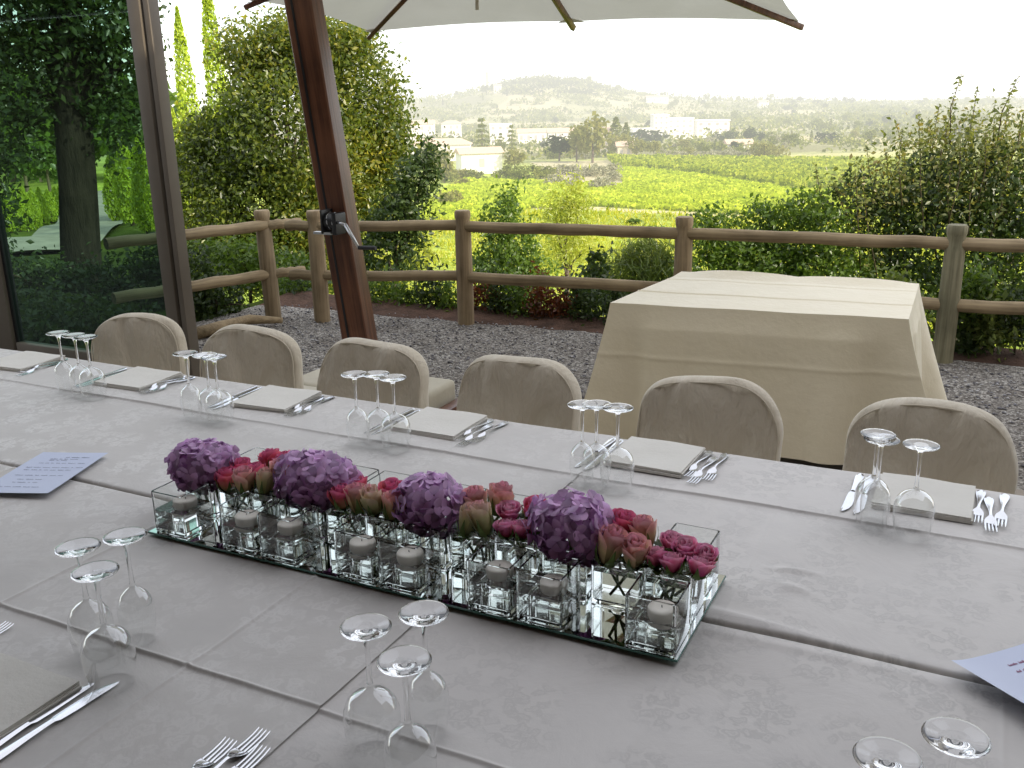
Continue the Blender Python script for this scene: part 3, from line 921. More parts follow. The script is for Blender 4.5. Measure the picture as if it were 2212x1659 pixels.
M['canopy'] = clothlight('canopy_cloth', (0.58, 0.56, 0.47), (0.63, 0.61, 0.52), .40)
M['black'] = surf('black_metal', (0.012, 0.012, 0.014), (0.02, 0.02, 0.022), 0.4, 10, spec=0.5)
M['steel'] = surf('steel', (0.62, 0.63, 0.65), (0.68, 0.68, 0.70), 0.16, 30, 0.02, 200, metal=1.0)
M['zinc'] = surf('zinc', (0.55, 0.56, 0.57), (0.62, 0.62, 0.63), 0.35, 30, metal=0.9)
M['frame'] = surf('bronze_frame', (0.12, 0.098, 0.074), (0.155, 0.13, 0.10), 0.45, 2, spec=0.4)
M['seal'] = surf('rubber_seal', (0.012, 0.012, 0.012), None, 0.6)
M['pane'] = panemat('tinted_glass', (0.30, 0.47, 0.38))
M['plaster'] = surf('plaster', (0.24, 0.20, 0.15), (0.30, 0.26, 0.20), 0.9, 2, 0.2, 30)
M['slabcover'] = surf('ballast_cover', (0.52, 0.47, 0.36), (0.60, 0.55, 0.43), 0.7, 4, 0.15, 30)


def sheet(name, pts, z, m, label, kind='structure'):
    o = MB().add([(p[0], p[1], z) for p in pts], [tuple(range(len(pts)))]).build(name, m, smooth=False)
    return tag(o, label, None, None, kind)


gy = []
rs = random.Random(3)
for k in range(41):
    x = -5.5 + k * (4.3 + 5.5) / 40
    gy.append((x, 6.38 + 0.03 * x + rs.uniform(-.05, .05) + (0.10 if x > -.6 else 0)))
sheet('gravel_yard', [(-5.55, 4.3), (4.3, 4.3)] + gy[::-1], 0.0, M['gravel'], 'grey gravel yard between the dining table and the log fence')
sy_ = [(x, 6.95 + rs.uniform(-.1, .1)) for x, y in gy]
o = MB().add([(x, y - .12 + .05, -.004) for x, y in gy] + [(x, y, -.10) for x, y in sy_] + [(x, (y + 6.95) / 2 + .02, .035 + rs.uniform(-.01, .02)) for x, y in gy],
             [(k, k + 1, 82 + k + 1, 82 + k) for k in range(40)] + [(82 + k, 82 + k + 1, 41 + k + 1, 41 + k) for k in range(40)]).build('soil_bank', M['soil'])
tag(o, 'strip of reddish bare soil along the foot of the log fence', None, None, 'structure')
sheet('paved_floor', [(-20, -5), (6, -5), (6, 4.2), (-20, 4.2)], 0.004, M['paving'], 'stone paved floor under the dining table')
o = MB().box((-1.5, 4.25, -.01), (15, .1, .05), bevel=.008).build('stone_edging', M['edging'], sharp=30)
tag(o, 'stone edging between paved floor and gravel', None, None, 'structure')
# loose stones lying on top of the gravel
n = 5200
gx = RNG.uniform(-5.4, 1.2, n); gyy = RNG.uniform(4.35, 6.3, n) ** 1.0
sz = RNG.uniform(.004, .012, n)
ico = np.array([(0, 0, 1), (1, 0, 0), (0, 1, 0), (-1, 0, 0), (0, -1, 0), (0, 0, -.6)], float)
icf = np.array([(0, 1, 2), (0, 2, 3), (0, 3, 4), (0, 4, 1), (5, 2, 1), (5, 3, 2), (5, 4, 3), (5, 1, 4)])
V = (ico[None] * RNG.uniform(.55, 1.25, (n, 6, 1)) * sz[:, None, None] * np.array([1.2, 1, .8]) + np.stack([gx, gyy, sz * .45], 1)[:, None]).reshape(-1, 3)
F = (icf[None] + (np.arange(n) * 6)[:, None, None]).reshape(-1, 3)
m, nt_, out_ = new_mat('loose_stone')
p_ = nd(nt_, 'ShaderNodeBsdfPrincipled', Roughness=0.85); g_ = nt_.nodes.new('ShaderNodeNewGeometry')
lk(nt_, ramp(nt_, g_.outputs['Random Per Island'], [(0, (.09, .085, .09)), (.5, (.25, .24, .26)), (1, (.58, .56, .55))]), p_.inputs['Base Color']); lk(nt_, p_.outputs[0], out_.inputs[0])
tag(fast_mesh('gravel', V, F, m), 'loose grey stones lying over the gravel yard', None, None, 'stuff')

# log fence: the long run at the back and the short run at the side
def post(t, x, y, m, h=0.86, r=0.062, lean=0.0):
    b = MB()
    rg = random.Random(int(x * 100))
    prof = [(0, r), (.3, r * 1.02), (h - .16, r * .97), (h - .12, r * .86), (h - .07, r * .86), (h - .05, r * .98), (h - .012, r * .98), (h, r * .86)]
    b.tube([(x + lean * z, y, z - (.15 if z == 0 else 0)) for z, _ in prof], [q for _, q in prof], 18, wob=.02, rng=rg)
    return b.build('post', m, t, sharp=40)


def rail(t, a, b, m, r=.04):
    rg = random.Random(int(a[0] * 77))
    a = Vector(a); b = Vector(b)
    L = (b - a).length
    q = MB().tube([(L * k / 8 - L / 2, rg.uniform(-.006, .006), rg.uniform(-.006, .006)) for k in range(9)], [r * rg.uniform(.95, 1.05) for k in range(9)], 14, wob=.015, rng=rg)
    o = q.build('rail', m, t, sharp=50)
    o.location = (a + b) / 2
    d = (b - a).normalized()
    o.rotation_mode = 'QUATERNION'; o.rotation_quaternion = Vector((1, 0, 0)).rotation_difference(d)
    return o


fence = thing('log_fence', 'brown log fence with two rails running along the back of the gravel yard', 'fence')
PX = [(-4.6, 5.86), (-3.5, 6.2), (-1.84, 6.3), (-.165, 6.4), (1.5, 6.5)]
for k, (x, y) in enumerate(PX):
    post(fence, x, y, M['greenpost'] if k >= 3 else M['post'])
ends = [(-4.95, 5.70)] + PX
for z in (.745, .365):
    for k in range(len(PX) - 1):
        a, b = PX[k], PX[k + 1]
        rail(fence, (a[0] + .03, a[1], z), (b[0] - .03, b[1], z), M['log'])
    rail(fence, (-4.6, 5.86, z), (-4.83, 5.80, z), M['log'])
fence2 = thing('log_fence', 'short run of log fence turning towards the glass wall', 'fence')
post(fence2, -5.0, 5.76, M['post'], lean=-.03)
for z in (.745, .365):
    rail(fence2, (-5.0, 5.76, z), (-5.41, 4.6, z), M['log'], .042)
    rail(fence2, (-5.0, 5.76, z), (-4.86, 6.0, z), M['log'], .038)
lg = MB().tube([at(418, 722, z=.04), at(480, 705, z=.06), at(540, 690, z=.06), at(610, 692, z=.05)], [.05, .045, .04, .02], 10, wob=.1, rng=random.Random(2)).build('fallen_log', M['log'])
tag(lg, 'pale fallen log lying at the edge of the gravel by the corner post', 'log')

# glass wall on the left
gw = thing('glass_wall', 'tinted glass wall in a bronze frame left of the chairs', 'glass wall', (0, 4.2, 0))
def upright(px0, px1, name, m, dy=0.0, dep=.08):
    a = at(px0, 300, Y=4.2).x; b = at(px1, 300, Y=4.2).x
    return MB().box(((a + b) / 2, dy, 1.5), (b - a, dep, 3.0), bevel=.004).build(name, m, gw, sharp=30)
upright(322, 347, 'upright', M['frame']); upright(347, 352, 'seal', M['seal'], .012, .05); upright(352, 363, 'upright', M['frame'], .01)
x0 = at(-46, 640, Y=4.2).x; x1 = at(22, 640, Y=4.2).x
MB().box(((x0 + x1) / 2, 0, 1.5), (x1 - x0, .08, 3), bevel=.004).build('upright', M['frame'], gw, sharp=30)
MB().box((x1 + .012, .01, 1.5), (.024, .05, 3)).build('seal', M['seal'], gw, smooth=False)
xr = at(322, 300, Y=4.2).x
MB().add([(x1 + .024, 0, .1), (xr, 0, .1), (xr, 0, 2.94), (x1 + .024, 0, 2.94)], [(0, 1, 2, 3)]).build('glass_pane', M['pane'], gw, smooth=False)
MB().box(((x1 + xr) / 2 + .012, 0, .05), (xr - x1 - .024, .07, .1), bevel=.004).build('bottom_rail', M['frame'], gw, sharp=30)
MB().box(((x1 + xr) / 2 + .012, 0, 2.98), (xr - x1 - .024, .07, .08), bevel=.004).build('top_rail', M['frame'], gw, sharp=30)
MB().add([(x0 - 2.2, 0, .1), (x0, 0, .1), (x0, 0, 2.94), (x0 - 2.2, 0, 2.94)], [(0, 1, 2, 3)]).build('glass_pane', M['pane'], gw, smooth=False)

# unseen house with roof sized for the table's light; wing added to block sun
vb = thing('shade_veranda', 'unseen plastered house whose veranda roof is shaped to shade the dining table', 'building', (0, 0, 0))
MB().box((-7, -4.6, 1.6), (26, .3, 3.2)).build('wall', M['plaster'], vb, smooth=False)
MB().box((-7, -1.65, 3.35), (26, 6.3, .2)).build('roof', M['mahogany'], vb, smooth=False)
wg = thing('shade_wing', 'unseen plastered wing added at the right to shade the terrace', 'building', (6.2, 1.4, 0))  # out of view, added to keep the low sun off the terrace
MB().box((0, 0, 2.2), (3.4, 10.0, 8.4)).build('wall', M['plaster'], wg, smooth=False)
MB().add([(-1.9, -5.2, 6.4), (1.9, -5.2, 6.4), (1.9, 5.2, 6.4), (-1.9, 5.2, 6.4), (0, -5.2, 7.2), (0, 5.2, 7.2)], [(0, 4, 5, 3), (1, 2, 5, 4), (0, 1, 4), (2, 3, 5)]).build('roof', M['tile'], wg, smooth=False)

# cantilever parasol
um = thing('cantilever_parasol', 'cream cantilever parasol on a leaning mahogany post behind the chairs', 'parasol', (-3.22, 4.5, 0))
UL = Vector((-3.22, 4.5, 0))
A = at(800, 68, z=2.1); B = at(1725, 45, Y=6.28)
pr_ = Vector((.20, -1.62, 0)).normalized(); side = (B - A).length
Cc = [A, B, B + pr_ * side + Vector((0, 0, .12)), A + pr_ * side + Vector((0, 0, .12))]
hub = (Cc[0] + Cc[2]) / 2; hub.z = 2.62
mids = [(Cc[k] + Cc[(k + 1) % 4]) / 2 for k in range(4)]
rim = []
for k in range(4): rim += [Cc[k], mids[k] + Vector((0, 0, .03))]
cb = MB()
for k in range(8):
    p, q = rim[k], rim[(k + 1) % 8]
    def fn(u, v, p=p, q=q):
        e = p.lerp(q, u)
        e = e + (hub - e).normalized() * (.05 * math.sin(PI * u))
        r_ = e.lerp(hub, v * .985)
        r_.z -= .05 * math.sin(PI * u) * math.sin(PI * (1 - v)) * .8
        return r_ - UL
    cb.grid(10, 12, fn)
cb.build('canopy', M['canopy'], um)
for k in range(8):
    d = (rim[k] - hub); L = d.length
    a = hub + Vector((0, 0, -.05)); b = rim[k] + d.normalized() * .035 + Vector((0, 0, -.028))
    rot = Vector((1, 0, 0)).rotation_difference((b - a).normalized())
    o = MB().box((0, 0, 0), ((b - a).length, .027, .036), bevel=.005).build('rib', M['mahogany'], um, sharp=30)
    o.location = (a + b) / 2 - UL; o.rotation_mode = 'QUATERNION'; o.rotation_quaternion = rot
    pk = MB()
    e1 = rim[(k + 1) % 8] - rim[k]; e0 = rim[k - 1] - rim[k]; inn = (hub - rim[k]).normalized()
    pk.add([rim[k] + Vector((0, 0, -.006)) - UL, rim[k] + e1.normalized() * .1 + Vector((0, 0, -.006)) - UL, rim[k] + inn * .09 + Vector((0, 0, -.012)) - UL, rim[k] + e0.normalized() * .1 + Vector((0, 0, -.006)) - UL], [(0, 1, 2, 3)])
    pk.build('corner_pocket', M['canopy'], um, smooth=False)
MB().tube([hub + Vector((0, 0, .08)) - UL, hub + Vector((0, 0, -.28)) - UL], .05, 16).build('hub', M['mahogany'], um, sharp=40)
for px, py, L in ((1524, 6, .08), (1030, -6, .07)):
    p = at(px, py, z=2.22)
    o = MB().box(p - UL - Vector((0, 0, L / 2)), (.02, .004, L)).build('tie_strap', M['slabcover'], um, smooth=False)
pb = at(797, 850, Y=4.1); ptop = at(655, 0, Y=4.1); ptop = pb + (ptop - pb) * 1.32
pdir = (ptop - pb); prot = Vector((0, 0, 1)).rotation_difference(pdir.normalized()) @ Quaternion((0, 0, 1), math.radians(12))
o = MB().box((0, 0, 0), (.150, .145, pdir.length), bevel=.018, seg=3).build('pole', M['mahogany'], um, sharp=30)
o.location = (pb + ptop) / 2 - UL; o.rotation_mode = 'QUATERNION'; o.rotation_quaternion = prot
g_ = MB().box((-.03, -.0735, 0), (.012, .004, pdir.length - .1)).build('groove', M['black'], um, smooth=False)
g_.location = o.location; g_.rotation_mode = 'QUATERNION'; g_.rotation_quaternion = prot
a = ptop - Vector((0, 0, .12)); b = hub + Vector((0, 0, .12))
rot = Vector((1, 0, 0)).rotation_difference((b - a).normalized())
o = MB().box((0, 0, 0), ((b - a).length, .09, .12), bevel=.01).build('arm', M['mahogany'], um, sharp=30)
o.location = (a + b) / 2 - UL; o.rotation_mode = 'QUATERNION'; o.rotation_quaternion = rot
# winch on the post
wc = at(722, 478, Y=3.985) - UL
wr = thing('winch', None, None, wc)
wr.parent = um
bq = MB().tube([(-.035, 0, 0), (.03, 0, 0)], .045, 18).box((.028, 0, -.01), (.03, .09, .11), bevel=.008).box((-.045, 0, 0), (.012, .1, .12), bevel=.004)
bq.build('winch_drum', M['black'], wr, sharp=35)
MB().tube([(-.03 + .004 * k, .046 * math.cos(k * .8), .046 * math.sin(k * .8)) for k in range(14)], .003, 6).build('cable', M['zinc'], wr)
MB().box((-.05, -.03, -.058), (.11, .03, .012)).build('bracket', M['zinc'], wr, smooth=False)
h0 = at(745, 485, Y=3.93) - UL - wc; h1 = at(775, 535, Y=3.92) - UL - wc; h2 = at(812, 536, Y=3.92) - UL - wc
MB().tube([(.03, -.02, 0), h0], .008, 8).tube([h0, h1], [.0095, .008], 8).build('crank_arm', M['zinc'], wr)
MB().tube([h1, h2], .0105, 12).build('crank_grip', M['black'], wr, sharp=40)
# ballast base
bz = 0.0
for k, (dx, dy) in enumerate(((-.215, -.2), (.215, -.2), (-.215, .2), (.215, .2))):
    MB().box((dx + .31, dy - .62, .125), (.42, .39, .15), rz=bz, bevel=.035, seg=4).build('ballast_slab', M['slabcover'], um, sharp=40)
MB().box((.31, -1.07, .06), (1.06, .07, .11), rz=bz, bevel=.006).box((.805, -.62, .06), (.07, .82, .11), rz=bz, bevel=.006).box((-.185, -.62, .06), (.07, .82, .11), rz=bz, bevel=.006).build('base_frame', M['mahogany'], um, sharp=30)

# side table under its cloth
M['ivory'] = surf('ivory_cloth', (0.84, 0.74, 0.52), (0.88, 0.78, 0.57), 0.5, 2.5, 0.25, 7, sheen=.2, spec=.5, bdist=.03)
M['bare_wood'] = woodmat('table_wood', (0.20, 0.12, 0.07), (0.32, 0.21, 0.13), 'X')
FL, FR, BL, BR = at(1318, 655, z=.75), at(1963, 690, z=.75), at(1472, 590, z=.75), at(1985, 617, z=.75)
TC = (FL + FR + BL + BR) / 4
ax = (FR - FL).normalized(); ay = Vector((-ax.y, ax.x, 0))
tw_, td_ = (FR - FL).length, 0.5 * ((BL - FL).dot(ay) + (BR - FR).dot(ay))
TRZ = math.atan2(ax.y, ax.x)
tcl = TC.copy(); tcl.z = 0
st = thing('side_table', 'side table standing on the gravel under an ivory cloth', 'table', (tcl.x, tcl.y, 0), TRZ)
MB().box((0, 0, .725), (tw_ - .12, td_ - .14, .03), bevel=.005).build('tabletop', M['bare_wood'], st)
for sx in (-1, 1):
    for sy in (-1, 1):
        MB().box((sx * (tw_ / 2 - .12), sy * (td_ / 2 - .13), .355), (.05, .05, .71), bevel=.004).build('leg', M['bare_wood'], st)
hw, hd = tw_ / 2 + .004, td_ / 2 + .004
b = MB()
NX, NY = 60, 150
def topz(u, v):
    z = .748
    for c, hgt in ((.36, .003), (.78, .002)):
        z += hgt * 1.5 * math.exp(-((v - c) * td_ / .006) ** 2)
    bump = max(0, (v - .86) / .14)
    lobe = abs(math.sin(PI * np.clip((u - .06) / .90, 0, 1) * 2)) ** .7 * (1 if u < .51 else .8)
    z += .018 * bump ** 1.3 * lobe + .008 * bump
    return z + .0012 * math.sin(u * 17 + v * 5)
b.grid(NX, NY, lambda u, v: ((u * 2 - 1) * hw, (v * 2 - 1) * hd, topz(u, v)))
# skirt around the four sides; the corners hang lower and stand out
per = []
rcor = .012
def side_pts(n, f): return [f(k / n) for k in range(n)]
per += [(-hw + 2 * hw * t, -hd, 0, t) for t in np.linspace(0, 1, 110)]
per += [(hw, -hd + 2 * hd * t, 1, t) for t in np.linspace(0, 1, 84)]
per += [(hw - 2 * hw * t, hd, 2, t) for t in np.linspace(0, 1, 60)]
per += [(-hw, hd - 2 * hd * t, 3, t) for t in np.linspace(0, 1, 44)]
nrm = [(0, -1), (1, 0), (0, 1), (-1, 0)]
rows = 80
vs = []
for j in range(rows + 1):
    v = j / rows
    for x, y, s, t in per:
        dist = min(t, 1 - t) * (2 * hw if s % 2 == 0 else 2 * hd)
        crn = math.exp(-(dist / .10) ** 2)
        nx, ny = nrm[s]
        corner_dir = Vector((math.copysign(1, x), math.copysign(1, y), 0)).normalized()
        wav = .007 * math.sin(t * (9 if s % 2 == 0 else 7) * 2 + s * 2.1 + .6) * v
        lift = .018 + .055 * v + wav
        # cloth gathers near each corner into an outstanding cone fold
        fold = (.085 * math.sin(min(1, dist / .20) * PI) + .03 * math.sin(min(1, dist / .36) * 2 * PI)) * v * (1 if dist < .36 else 0)
        px_ = x + nx * (lift - fold * .8) * min(1, v * 6) * (1 - crn) + corner_dir.x * crn * ((.36 if x > 0 else .21) * v ** 1.15)
        py_ = y + ny * (lift - fold * .8) * min(1, v * 6) * (1 - crn) + corner_dir.y * crn * ((.30 if x > 0 and y > 0 else .18) * v ** 1.15)
        hem = .115 - .105 * crn
        z0 = topz((x / hw + 1) / 2, (y / hd + 1) / 2)
        if s == 0: 
            cr = .0035 * math.exp(-((z0 + (hem - z0) * v ** 1.02 - .515) / .008) ** 2) + .005 * math.exp(-((t - .5) / .008) ** 2) * v; py_ -= cr
        vs.append((px_, py_, z0 + (hem - z0) * v ** 1.02))
np_ = len(per)
b.add(vs, [(j * np_ + k, (j + 1) * np_ + k, (j + 1) * np_ + (k + 1) % np_, j * np_ + (k + 1) % np_) for j in range(rows) for k in range(np_)])
def warp(p):
    u, v = (p[0] / hw + 1) / 2, (p[1] / hd + 1) / 2
    q = FL * (1 - u) * (1 - v) + FR * u * (1 - v) + BR * u * v + BL * (1 - u) * v - tcl
    q = Matrix.Rotation(-TRZ, 3, 'Z') @ q
    return (q.x, q.y, p[2])
b.v = [warp(p) for p in b.v]
o = b.build('draped_tablecloth', M['ivory'], sharp=60)
o.location = (tcl.x, tcl.y, 0.004); o.rotation_euler = (0, 0, TRZ)
tag(o, 'plain ivory cloth draped to the ground over the side table', 'tablecloth')

# covered chairs along the far side of the table
M['cover'] = covermat('chair_cover_linen', (0.60, 0.53, 0.41), (0.68, 0.605, 0.48))

M['piping'] = surf('cover_piping', (0.64, 0.57, 0.45), None, 0.9, spec=.1)


def chair(seed):
    r = random.Random(seed)
    t = thing('covered_chair', None, 'chair')
    W, zt, zb, n = .212, .862, .40, 48
    out = []
    for k in range(n + 1):          # outline of the back, bottom right round to bottom left
        a = PI * k / n
        c, s = math.cos(a), math.sin(a)
        ex = 2 / 3.4
        x = W * math.copysign(abs(c) ** ex, c); z = .685 + (zt - .685) * abs(s) ** (2 / 2.7)
        out.append((x, z))
    out = [(W * .97, zb), (W * .985, .5), (W, .58)] + out + [(-W, .58), (-W * .985, .5), (-W * .97, zb), (-W * .5, zb - .004), (0, zb - .004), (W * .5, zb - .004)]
    out = [(x + .004 * math.sin(z * 30 + seed), z + .005 * math.sin(x * 16 + seed * 1.3)) for x, z in out]
    m = len(out)
    vs, fs = [], []
    cx, cz = 0, .60
    rings = [(0.0, .032), (.35, .033), (.7, .034), (.9, .0335), (.955, .032), (.975, .029), (.99, .022), (1.0, .008), (1.0, -.010), (.985, -.022), (.95, -.029), (.88, -.032), (.5, -.034), (0, -.034)]
    ph = [r.uniform(0, 6) for _ in range(4)]
    for s, y in rings:
        for x, z in out:
            qx, qz = cx + (x - cx) * s, cz + (z - cz) * s
            wob = .005 * math.sin(qx * 30 + ph[0] + 2.5 * math.sin(qz * 9 + ph[1])) + .004 * math.sin(qz * 21 + qx * 12 + ph[2]) + .004 * math.sin(qx * 61 + ph[3] + qz * 8)
            lean = (qz - .45) * .16
            vs.append((qx, -(y + (wob if y > 0.01 else 0)) + lean, qz))
    for j in range(len(rings) - 1):
        for k in range(m):
            k2 = (k + 1) % m
            fs.append((j * m + k, j * m + k2, (j + 1) * m + k2, (j + 1) * m + k))
    bk = MB().add(vs, fs).build('backrest_cover', M['cover'], t)
    pts = [(x * .966, -.0330 + (.6 + (z - .6) * .966 - .45) * .16, .6 + (z - .6) * .966) for x, z in out[:-3]]
    MB().tube(pts, .0026, 8).build('piping', M['piping'], bk)
    # seat and skirt
    sk = MB()
    per = [(-.21, -.42), (.21, -.42), (.215, 0), (-.215, 0)]
    ring = []
    for i in range(4):
        a, b_ = per[i], per[(i + 1) % 4]
        for k in range(10): ring.append((a[0] + (b_[0] - a[0]) * k / 10, a[1] + (b_[1] - a[1]) * k / 10))
    vs = []
    for j, (z, s) in enumerate(((.455, .9), (.462, .97), (.45, 1.0), (.3, 1.01), (.16, 1.03), (.04, 1.05))):
        for i, (x, y) in enumerate(ring):
            wv = 1 + .015 * math.sin(i * 1.9) * (j / 5)
            vs.append((x * s * wv, -.21 + (y + .21) * s * wv, z))
    N = len(ring)
    sk.add(vs, [(j * N + k, (j + 1) * N + k, (j + 1) * N + (k + 1) % N, j * N + (k + 1) % N) for j in range(5) for k in range(N)] + [tuple(range(N))])
    sk.build('seat_cover', M['cover'], t)
    return t


CH = [('chair nearest the glass wall', -2.945), ('second chair from the glass wall', -2.38), ('third chair from the glass wall, in front of the leaning post', -1.842), ('fourth chair from the glass wall, left of the side table', -1.287), ('fifth chair from the glass wall, in front of the side table', -.669), ('chair furthest from the glass wall, at the right end', -.076)]
for k, (lab, x) in enumerate(CH):
    t = chair(k + 1)
    t.location = (x, 2.56, 0); t.rotation_euler = (0, 0, (.16, .10, .03, -.02, .02, -.03)[k])
    tag(t, 'cream linen covered ' + lab, None, 'covered chairs along the far side of the table')

# ------------------------------------------------------------------ trees and shrubs near the terrace
M['shadebark'] = surf('shaded_bark', (0.018, 0.016, 0.013), (0.05, 0.042, 0.034), 0.95, 14, 0.9, 40, stretch=(1, 1, 0.2), spec=0.1, bdist=0.03)  # copy of the bark, colour darkened for the trunk's shade


def px_lobes(L, D):
    out = []
    for l in L:
        px, py, rx, ry = l[:4]
        d = D + (l[4] if len(l) > 4 else 0)
        p = at(px, py, D=d)
        out.append((p.x, p.y, p.z, rx * d / FPX, rx * d / FPX * (l[5] if len(l) > 5 else 1.0), ry * d / FPX))
    return out


def plant(name, label, cat, L, D, ncl, per, leaf, mat, cr, stem=None, sr=.05, group=None, stem_name='trunk', kw=None, flat=1.0, shell=.55):
    lob = px_lobes(L, D)
    b = Vector((np.mean([l[0] for l in lob]), np.mean([l[1] for l in lob]), 0)) if stem is None else ground(stem, D)
    b.z = float(terrain_z(b.x, b.y)) if b.y > 6.5 or b.x < -5.6 else 0
    t = thing(name, label, cat, b, 0, group)
    P, O = crown_points(lob, ncl, per, cr, shell=shell, flat=flat)
    zt = terrain_z(P[:, 0], P[:, 1])
    k = P[:, 2] > zt - .05
    P, O = P[k], O[k]
    # nothing grows through the terrace
    k = ~((P[:, 1] < 6.28) & (P[:, 0] > -5.45) & (P[:, 1] > 3))
    P, O = P[k], O[k]
    leaves('crown' if stem_name == 'trunk' else 'foliage', P - np.array(b), leaf, M[mat], t, out=O, **(kw or {}))
    s = MB()
    rg = random.Random(int(abs(L[0][0])))
    top = max(l[2] for l in lob)
    c0 = Vector((sum(l[0] for l in lob) / len(lob), sum(l[1] for l in lob) / len(lob), 0))
    mid = b.lerp(Vector((c0.x, c0.y, top)), .45)
    s.tube([Vector((0, 0, -.2)), (mid - b) * .5 + Vector((rg.uniform(-.1, .1), 0, 0)) * sr * 8, mid - b], [sr, sr * .85, sr * .6], 9, wob=.06, rng=rg)
    for l in lob:
        e = Vector(l[:3]) - b
        m0 = (mid - b) * rg.uniform(.5, 1)
        s.tube([m0, m0.lerp(e, .5) + Vector((rg.uniform(-1, 1), rg.uniform(-1, 1), .4)) * l[3] * .2, e], [sr * .45, sr * .3, sr * .1], 6)
    s.build(stem_name, M['bark' if sr > .04 else 'twig'], t)
    return t


plant('broad_tree', 'big leafy tree with yellowing edges behind the corner of the log fence', 'tree',
      [(520, 260, 55, 80), (560, 165, 50, 70), (620, 120, 80, 80), (700, 140, 80, 95), (775, 190, 80, 110), (825, 285, 55, 95), (790, 390, 75, 90), (640, 290, 150, 130, -.6), (490, 340, 100, 100, -.4), (430, 430, 62, 95), (448, 330, 50, 80), (700, 80, 110, 50), (560, 110, 80, 50), (845, 330, 45, 80), (560, 440, 130, 110, -.6), (700, 470, 120, 100), (480, 540, 110, 90), (640, 570, 150, 80), (410, 330, 32, 60)],
      15.5, 4200, 19, .074, 'bigtree', .15, 640, .16, shell=.6)
plant('leafy_sapling', 'dark leafy sapling leaning out at the right of the big tree', 'tree',
      [(925, 335, 22, 36), (900, 385, 40, 45), (895, 440, 50, 45), (850, 470, 50, 45), (835, 540, 60, 60), (880, 500, 40, 40)], 10.5, 300, 14, .062, 'dark', .075, 840, .045)
plant('yellow_shrub', 'sunlit yellow green shrub behind the rails left of the second tall post', 'shrub',
      [(830, 560, 55, 55), (890, 560, 45, 50), (800, 620, 70, 45)], 13.5, 160, 14, .07, 'willow', .10, 850, .03, stem_name='stem')
plant('conical_tree', 'dark green pointed tree between the second and third back fence posts', 'tree',
      [(1098, 435, 24, 35), (1085, 475, 42, 48), (1100, 530, 62, 55), (1085, 590, 80, 55), (1150, 600, 50, 45)], 12.5, 420, 15, .06, 'shrub', .09, 1100, .05)
plant('pale_tree', 'pale feathery yellow green tree standing alone in the meadow', 'tree',
      [(1225, 420, 34, 42), (1200, 455, 36, 45), (1250, 460, 34, 45), (1225, 500, 55, 50), (1205, 545, 48, 36), (1258, 540, 40, 32)], 34, 260, 15, .17, 'willow', .24, 1225, .12, kw=dict(aspect=.3, upw=.0))
plant('broom_bush', 'grassy grey green broom bush left of the third back fence post', 'bush',
      [(1345, 590, 55, 55), (1400, 570, 60, 60), (1440, 610, 50, 50), (1370, 640, 80, 35)], 9.6, 330, 16, .12, 'grassy', .06, 1385, .02, stem_name='stem', kw=dict(aspect=.10, upw=0, axis=None, droop=-1.2))
plant('leafy_plant', 'small dark broad leaved plant in front of the broom bush', 'plant',
      [(1292, 565, 18, 28), (1285, 610, 28, 34), (1275, 640, 30, 25)], 8.2, 60, 12, .06, 'dark', .05, 1288, .012, stem_name='stem')
plant('hedge_shrub', 'green upright shrub right behind the third back fence post', 'shrub',
      [(1520, 495, 36, 50), (1560, 520, 50, 60), (1540, 590, 70, 55), (1610, 560, 60, 60)], 8.9, 330, 15, .047, 'shrub', .06, 1550, .03, stem_name='stem', kw=dict(upw=.1))
plant('hedge_shrub', 'green shrub with upright tips in the middle of the hedge behind the side table', 'shrub',
      [(1640, 480, 36, 45), (1690, 500, 45, 60), (1660, 570, 70, 60), (1730, 590, 55, 45)], 8.9, 330, 15, .047, 'shrub', .06, 1670, .03, stem_name='stem', kw=dict(upw=.1))
plant('hedge_shrub', 'bright green shrub of the hedge nearest the tall bush', 'shrub',
      [(1740, 455, 32, 42), (1780, 500, 50, 60), (1790, 580, 70, 60), (1850, 610, 70, 50)], 8.7, 330, 15, .047, 'shrub', .06, 1790, .03, stem_name='stem', kw=dict(upw=.1))

# the tall bush at the right: a dense body shaded by darker leaf colour, long leafy shoots above it
tb = plant('tall_bush', 'tall bush, coloured dark below for shade, with long feathery shoots at the right end of the fence', 'bush',
           [(1840, 430, 60, 45), (1905, 500, 90, 80), (1990, 430, 90, 80), (2080, 400, 100, 85), (2170, 420, 90, 110), (2040, 540, 140, 100), (2190, 560, 110, 120), (1960, 620, 120, 70), (2120, 660, 140, 80), (2240, 480, 90, 160)],
           8.9, 1250, 16, .052, 'dark', .085, 2060, .05)
rs = random.Random(4)
sP, sO, sA = [], [], []
sm = MB()
tips = [(2078, 160), (2112, 188), (2062, 215), (2150, 215), (2200, 165), (2182, 225), (2030, 225), (2008, 262), (1985, 248), (1950, 280), (1935, 262), (1915, 330), (1872, 318), (1760, 352), (1745, 420), (1800, 395), (1848, 372), (2100, 250), (2130, 270), (2165, 280), (2212, 240), (2045, 290), (1975, 330), (2010, 330), (2075, 300), (2205, 310), (1890, 375), (1930, 370), (2240, 200), (1990, 300), (2060, 330), (2120, 330), (2180, 340), (1955, 345), (2025, 350), (1900, 345), (1865, 395), (1825, 420), (1780, 440), (2225, 290), (2150, 310), (2090, 345)]
